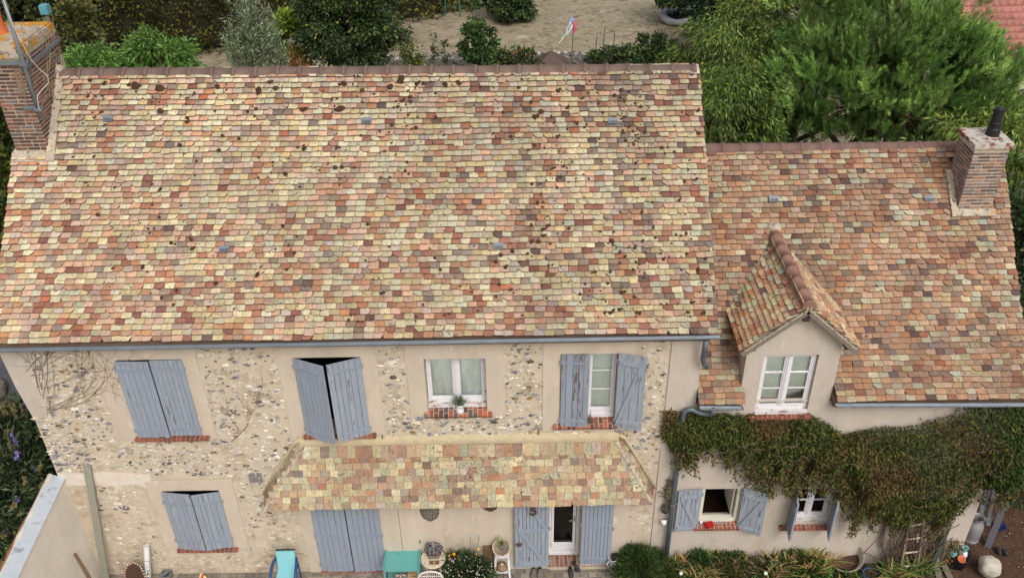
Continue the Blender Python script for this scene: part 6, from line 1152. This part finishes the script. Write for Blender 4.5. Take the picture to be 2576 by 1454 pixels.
# ---------------------------------------------------------------- right corner things
t = E('oval_tub', (5.6, -.1, 0), 'tipped grey zinc tub rusting inside beside the irises', 'tub'); T = Matrix.Translation((5.47, -.04, .17)) @ Matrix.Rotation(math.radians(24), 4, 'X') @ Matrix.Rotation(math.radians(-12), 4, 'Y') @ Matrix.Scale(1.08, 4, (1, 0, 0)); mb = MB(); mb.lathe([(0, -.1), (.21, -.1), (.262, .15), (.274, .158), (.252, .15), (.2, -.085), (0, -.085)], T, 32); O('tub_wall', mb, pm('grey_zinc_tub', C(150, 146, 130), rough=.6, var=.15, scale=8, spots=((C(112, 76, 54), 7, .6, .08, 1.5),)), t, smooth=True); mb = MB(); mb.lathe([(0, .0), (.215, -.03)], T, 24); O('soil', mb, M_soil, t)
t = E('wooden_ladder', (6.35, -.15, 0), 'old wooden ladder leaning into the creeper', 'ladder'); M_lad = pm('ladder_wood', C(132, 112, 92), var=.15, scale=8, stretch=(4, 4, 1), bump=.3)
la, lb = Vector((6.27, -.38, -.02)), Vector((6.24, -.13, 1.55)); ra, rb = Vector((6.56, -.36, -.02)), Vector((6.45, -.12, 1.6))
for a, b in ((la, lb), (ra, rb)): mb = MB(); mb.bar(a, b, .035, .045); O('rail', mb, M_lad, t)
for q in (.2, .375, .55, .72, .88): mb = MB(); mb.tube([la.lerp(lb, q), ra.lerp(rb, q)], .014, 7); O('rung', mb, M_wick, t)
t = E('blue_pot', (5.77, -.33, 0), 'blue glazed pot filled with dry stems at the front of the bed', 'pot'); mb = MB(); mb.lathe([(0, 0), (.1, 0), (.135, .17), (.145, .185), (.128, .18), (.1, .13), (0, .12)], Matrix.Translation((5.80, -.34, -.02)) @ Matrix.Rotation(.2, 4, 'X'), 22); O('pot_body', mb, pm('blue_glaze', C(62, 96, 140), rough=.35, var=.15, scale=8), t, smooth=True); n = 300; P = np.array([5.80, -.34, .15])+rng.normal(0, 1, (n, 3))*np.array([.06, .05, .015]); NO('dry_stems', *leaf_arrays(P, rng.normal(0, .8, (n, 3))+np.array([0, 0, .4]), .07, .01, pal(n, [C(130, 108, 82), C(98, 86, 64)], .2)), M_matte, t, kind='stuff')
t = E('black_bucket', (7.35, -.1, 0), 'black plastic bucket holding turquoise jugs and a clay pot', 'bucket'); mb = MB(); mb.lathe([(0, 0), (.125, 0), (.165, .25), (.175, .26), (.158, .255), (.13, .12), (0, .12)], Vector((7.36, -.06, -.02)), 26); O('bucket_body', mb, pm('black_bucket_plastic', C(44, 44, 46), rough=.5, var=.1), t, smooth=True)
M_tj = pm('turquoise_glaze', C(132, 196, 200), rough=.3, var=.06, scale=6)
for x, y, top, lab in ((7.25, -.03, M_tj, 'turquoise vase at the left in the black bucket'), (7.41, -.05, M_white, 'white jug with a turquoise neck in the black bucket')):
    t = E('glazed_vase', (x, y, .14), lab, 'vase'); mb = MB(); mb.lathe([(0, 0), (.05, 0), (.072, .09), (.066, .15), (.04, .185)], Vector((x, y, .14)), 16); O('vase_body', mb, top, t, smooth=True); mb = MB(); mb.lathe([(.04, .185), (.042, .24), (.056, .27), (.048, .27), (.03, .2)], Vector((x, y, .14)), 16); O('neck', mb, M_tj, t, smooth=True)
t = E('clay_pot', (7.34, -.15, .2), 'round clay pot resting at the front of the black bucket', 'pot'); mb = MB(); mb.lathe([(0, .0), (.05, 0), (.065, .05), (.068, .06), (.055, .06), (.03, .03), (0, .025)], Matrix.Translation((7.335, -.15, .215)) @ Matrix.Rotation(.4, 4, 'X'), 18); O('pot', mb, bpy.data.materials['terracotta'], t, smooth=True)
t = E('milk_churn', (7.83, .5, 0), 'dented grey metal milk churn with two handles', 'churn'); mb = MB(); c = Vector((7.83, .5, -.02)); mb.lathe([(0, 0), (.135, 0), (.14, .01), (.14, .035), (.128, .04), (.142, .1), (.145, .3), (.138, .36), (.11, .42), (.088, .45), (.086, .49), (.108, .53), (.112, .535), (.098, .53), (.078, .47), (.078, .38), (0, .3)], c, 26); M_ch = pm('churn_metal', C(150, 148, 150), rough=.5, metal=.25, var=.14, scale=5, fine=.08); O('churn_body', mb, M_ch, t, smooth=True)
for s in (-1, 1): mb = MB(); mb.tube([c+Vector((s*.09, 0, .5)), c+Vector((s*.15, -.01, .505)), c+Vector((s*.165, -.01, .46)), c+Vector((s*.12, 0, .40))], .009, 6); O('handle', mb, M_ch, t, smooth=True)
t = E('grey_bench', (8.25, .75, 0), 'weathered grey timber bench end with slats beside the churn', 'bench'); M_gb = pm('grey_timber', C(104, 104, 110), var=.12, scale=5, stretch=(4, 4, 1), bump=.25)
for nm, a, b, w, d in (('back_post', (8.05, .30, -.02), (8.22, .52, .86), .10, .055), ('slat', (8.02, .45, .35), (8.22, .95, .98), .07, .04), ('slat', (7.92, .55, .42), (8.1, 1.1, 1.0), .07, .04), ('back_post', (8.16, .9, 0), (8.2, 1.0, 1.15), .06, .05), ('seat', (7.62, .75, .40), (7.95, .78, .40), .3, .035), ('leg', (7.68, .68, -.02), (7.68, .68, .38), .05, .05), ('seat_rail', (7.6, .9, .52), (8.05, .95, .55), .06, .04)):
    mb = MB(); mb.bar(a, b, w, d); O(nm, mb, M_gb, t)
t = E('white_pitcher', (7.81, .72, .42), 'small white pitcher standing on the grey bench', 'pitcher'); mb = MB(); mb.lathe([(0, 0), (.04, 0), (.042, .07), (.04, .1), (.036, .1), (.03, .03)], Vector((7.81, .70, .42)), 14); O('pitcher_body', mb, pm('dull_white', C(190, 188, 190), rough=.4, var=.05), t, smooth=True)
t = E('navy_bowl', (8.37, .7, 0), 'navy blue bowl on the ground behind the grey bench', 'bowl'); mb = MB(); mb.lathe([(0, 0), (.06, 0), (.1, .08), (.092, .08), (.05, .02), (0, .015)], Vector((8.42, .68, 0)), 18); O('bowl_body', mb, pm('navy_glaze', C(40, 52, 104), rough=.3, var=.1), t, smooth=True)
t = E('black_pot', (7.58, .12, 0), 'small black plant pot behind the black bucket', 'pot'); mb = MB(); mb.lathe([(0, 0), (.05, 0), (.065, .12), (.055, .115), (0, .08)], Vector((7.60, .10, -.02)), 14); O('pot_body', mb, bpy.data.materials['black_bucket_plastic'], t, smooth=True)
for x, y, r, lab in ((8.17, .18, .09, 'crumpled dark plastic shoe on the soil, nearer the grey bench'), (8.27, .14, .08, 'crumpled dark plastic shoe on the soil, farther from the grey bench')): t = E('old_shoe', (x, y, 0), lab, 'shoe', 'old shoes on the soil'); mb = MB(); mb.ball((x, y, .03), (.045, r, .042), 9, 6, jit=.12); O('shoe_upper', mb, S3, t)
t = E('white_boulder', (7.78, -.3, 0), 'pale chalky boulder on the soil in the right corner', 'boulder')
me = bpy.data.meshes.new('boulder'); import bmesh
bm = bmesh.new(); bmesh.ops.create_icosphere(bm, subdivisions=4, radius=1)
for v in bm.verts:
    d = v.co.normalized(); r = 1+.16*mnoise.noise(d*1.4+Vector((3, 1, 2)))+.07*mnoise.noise(d*3.5)+.03*mnoise.noise(d*9); f = max(abs(d.x+.2*d.z), abs(d.y*.95), abs(d.z*.9+.25*d.x)); v.co = d*r*(.8+.2*(.62/f))
bm.to_mesh(me); bm.free(); me.polygons.foreach_set('use_smooth', [True]*len(me.polygons)); me.materials.append(pm('chalk_boulder', C(198, 190, 176), var=.1, scale=9, fine=.1, bump=.6, bscale=18, spots=((C(160, 150, 134), 6, .58, .08, 0),)))
o = link('boulder_stone', me, (7.78, -.26, .17), t); o.scale = (.185, .17, .21)
for p, q, lab in (((6.96, -.36, .01), (7.02, -.02, .02), 'short grey board lying on the soil, left one'), ((7.14, -.36, .01), (7.13, .09, .03), 'short grey board lying on the soil beside the bucket')): mb = MB(); mb.bar(p, q, .10, .022); O('old_board', mb, M_wood, label=lab, cat='board')
t = E('grey_post', (6.85, -.2, 0), 'slanting grey green post among the creeper stems', 'post'); mb = MB(); mb.bar((6.80, -.3, 0), (6.97, -.12, .95), .05, .03); O('post_shaft', mb, pm('post_paint', C(86, 96, 92), var=.2), t)
t = E('sackcloth', (6.92, -.15, 0), 'dull tan sack slumped against the creeper trunk', 'sack'); mb = MB(); mb.ball((6.92, -.13, .16), (.085, .07, .19), 12, 8, jit=.06); O('sack_body', mb, pm('sack', C(134, 116, 98), var=.15, scale=10, bump=.4), t, smooth=True)
n = 700; P = np.stack([rng.normal(7.18, .1, n), rng.normal(-.05, .06, n), .05+.5*rng.random(n)], 1); t = E('red_creeper_shoot', (7.15, -.05, 0), 'small reddish leafed shoot behind the black bucket', 'plant'); NO('leaves', *leaf_arrays(P, rng.normal(0, .7, (n, 3)), .055, .022, pal(n, [C(112, 110, 54), C(92, 100, 48), C(150, 96, 72), C(84, 92, 44)], .2)), M_matte, t, kind='stuff')
# wood chips and pebbles on the soil
n = 2600; P = np.stack([rng.uniform(5.3, 10, n), rng.uniform(-.6, 2.2, n), np.full(n, .0)], 1); NO('wood_chips', *leaf_arrays(P, np.stack([rng.normal(0, 1, n), rng.normal(0, 1, n), rng.normal(.15, .1, n)], 1), .03*(.5+rng.random(n)), .014, pal(n, [C(126, 88, 66), C(164, 140, 116), C(96, 66, 50), C(190, 176, 156)], .2, [.35, .25, .3, .1])), M_matte, kind='stuff', label='pale wood chips scattered over the brown soil', cat='wood chips')
t = E('pale_pebble', (8.0, -.42, 0), 'small white stone in front of the boulder', 'stone'); mb = MB(); mb.ball((7.72, -.42, .02), (.05, .04, .03), 8, 5, jit=.1); O('pebble', mb, M_patch, t)
tree('corner_ivy', 'dark green ivy shrub in the lower right corner behind the bench', 'shrub', (9.0, 1.5, 0), (8.95, 1.5, .9), (.5, .7, 1.0), 50, 90, .08, .05, [C(50, 78, 42), C(66, 94, 48), C(40, 60, 36)], r0=.04, clump=.25)
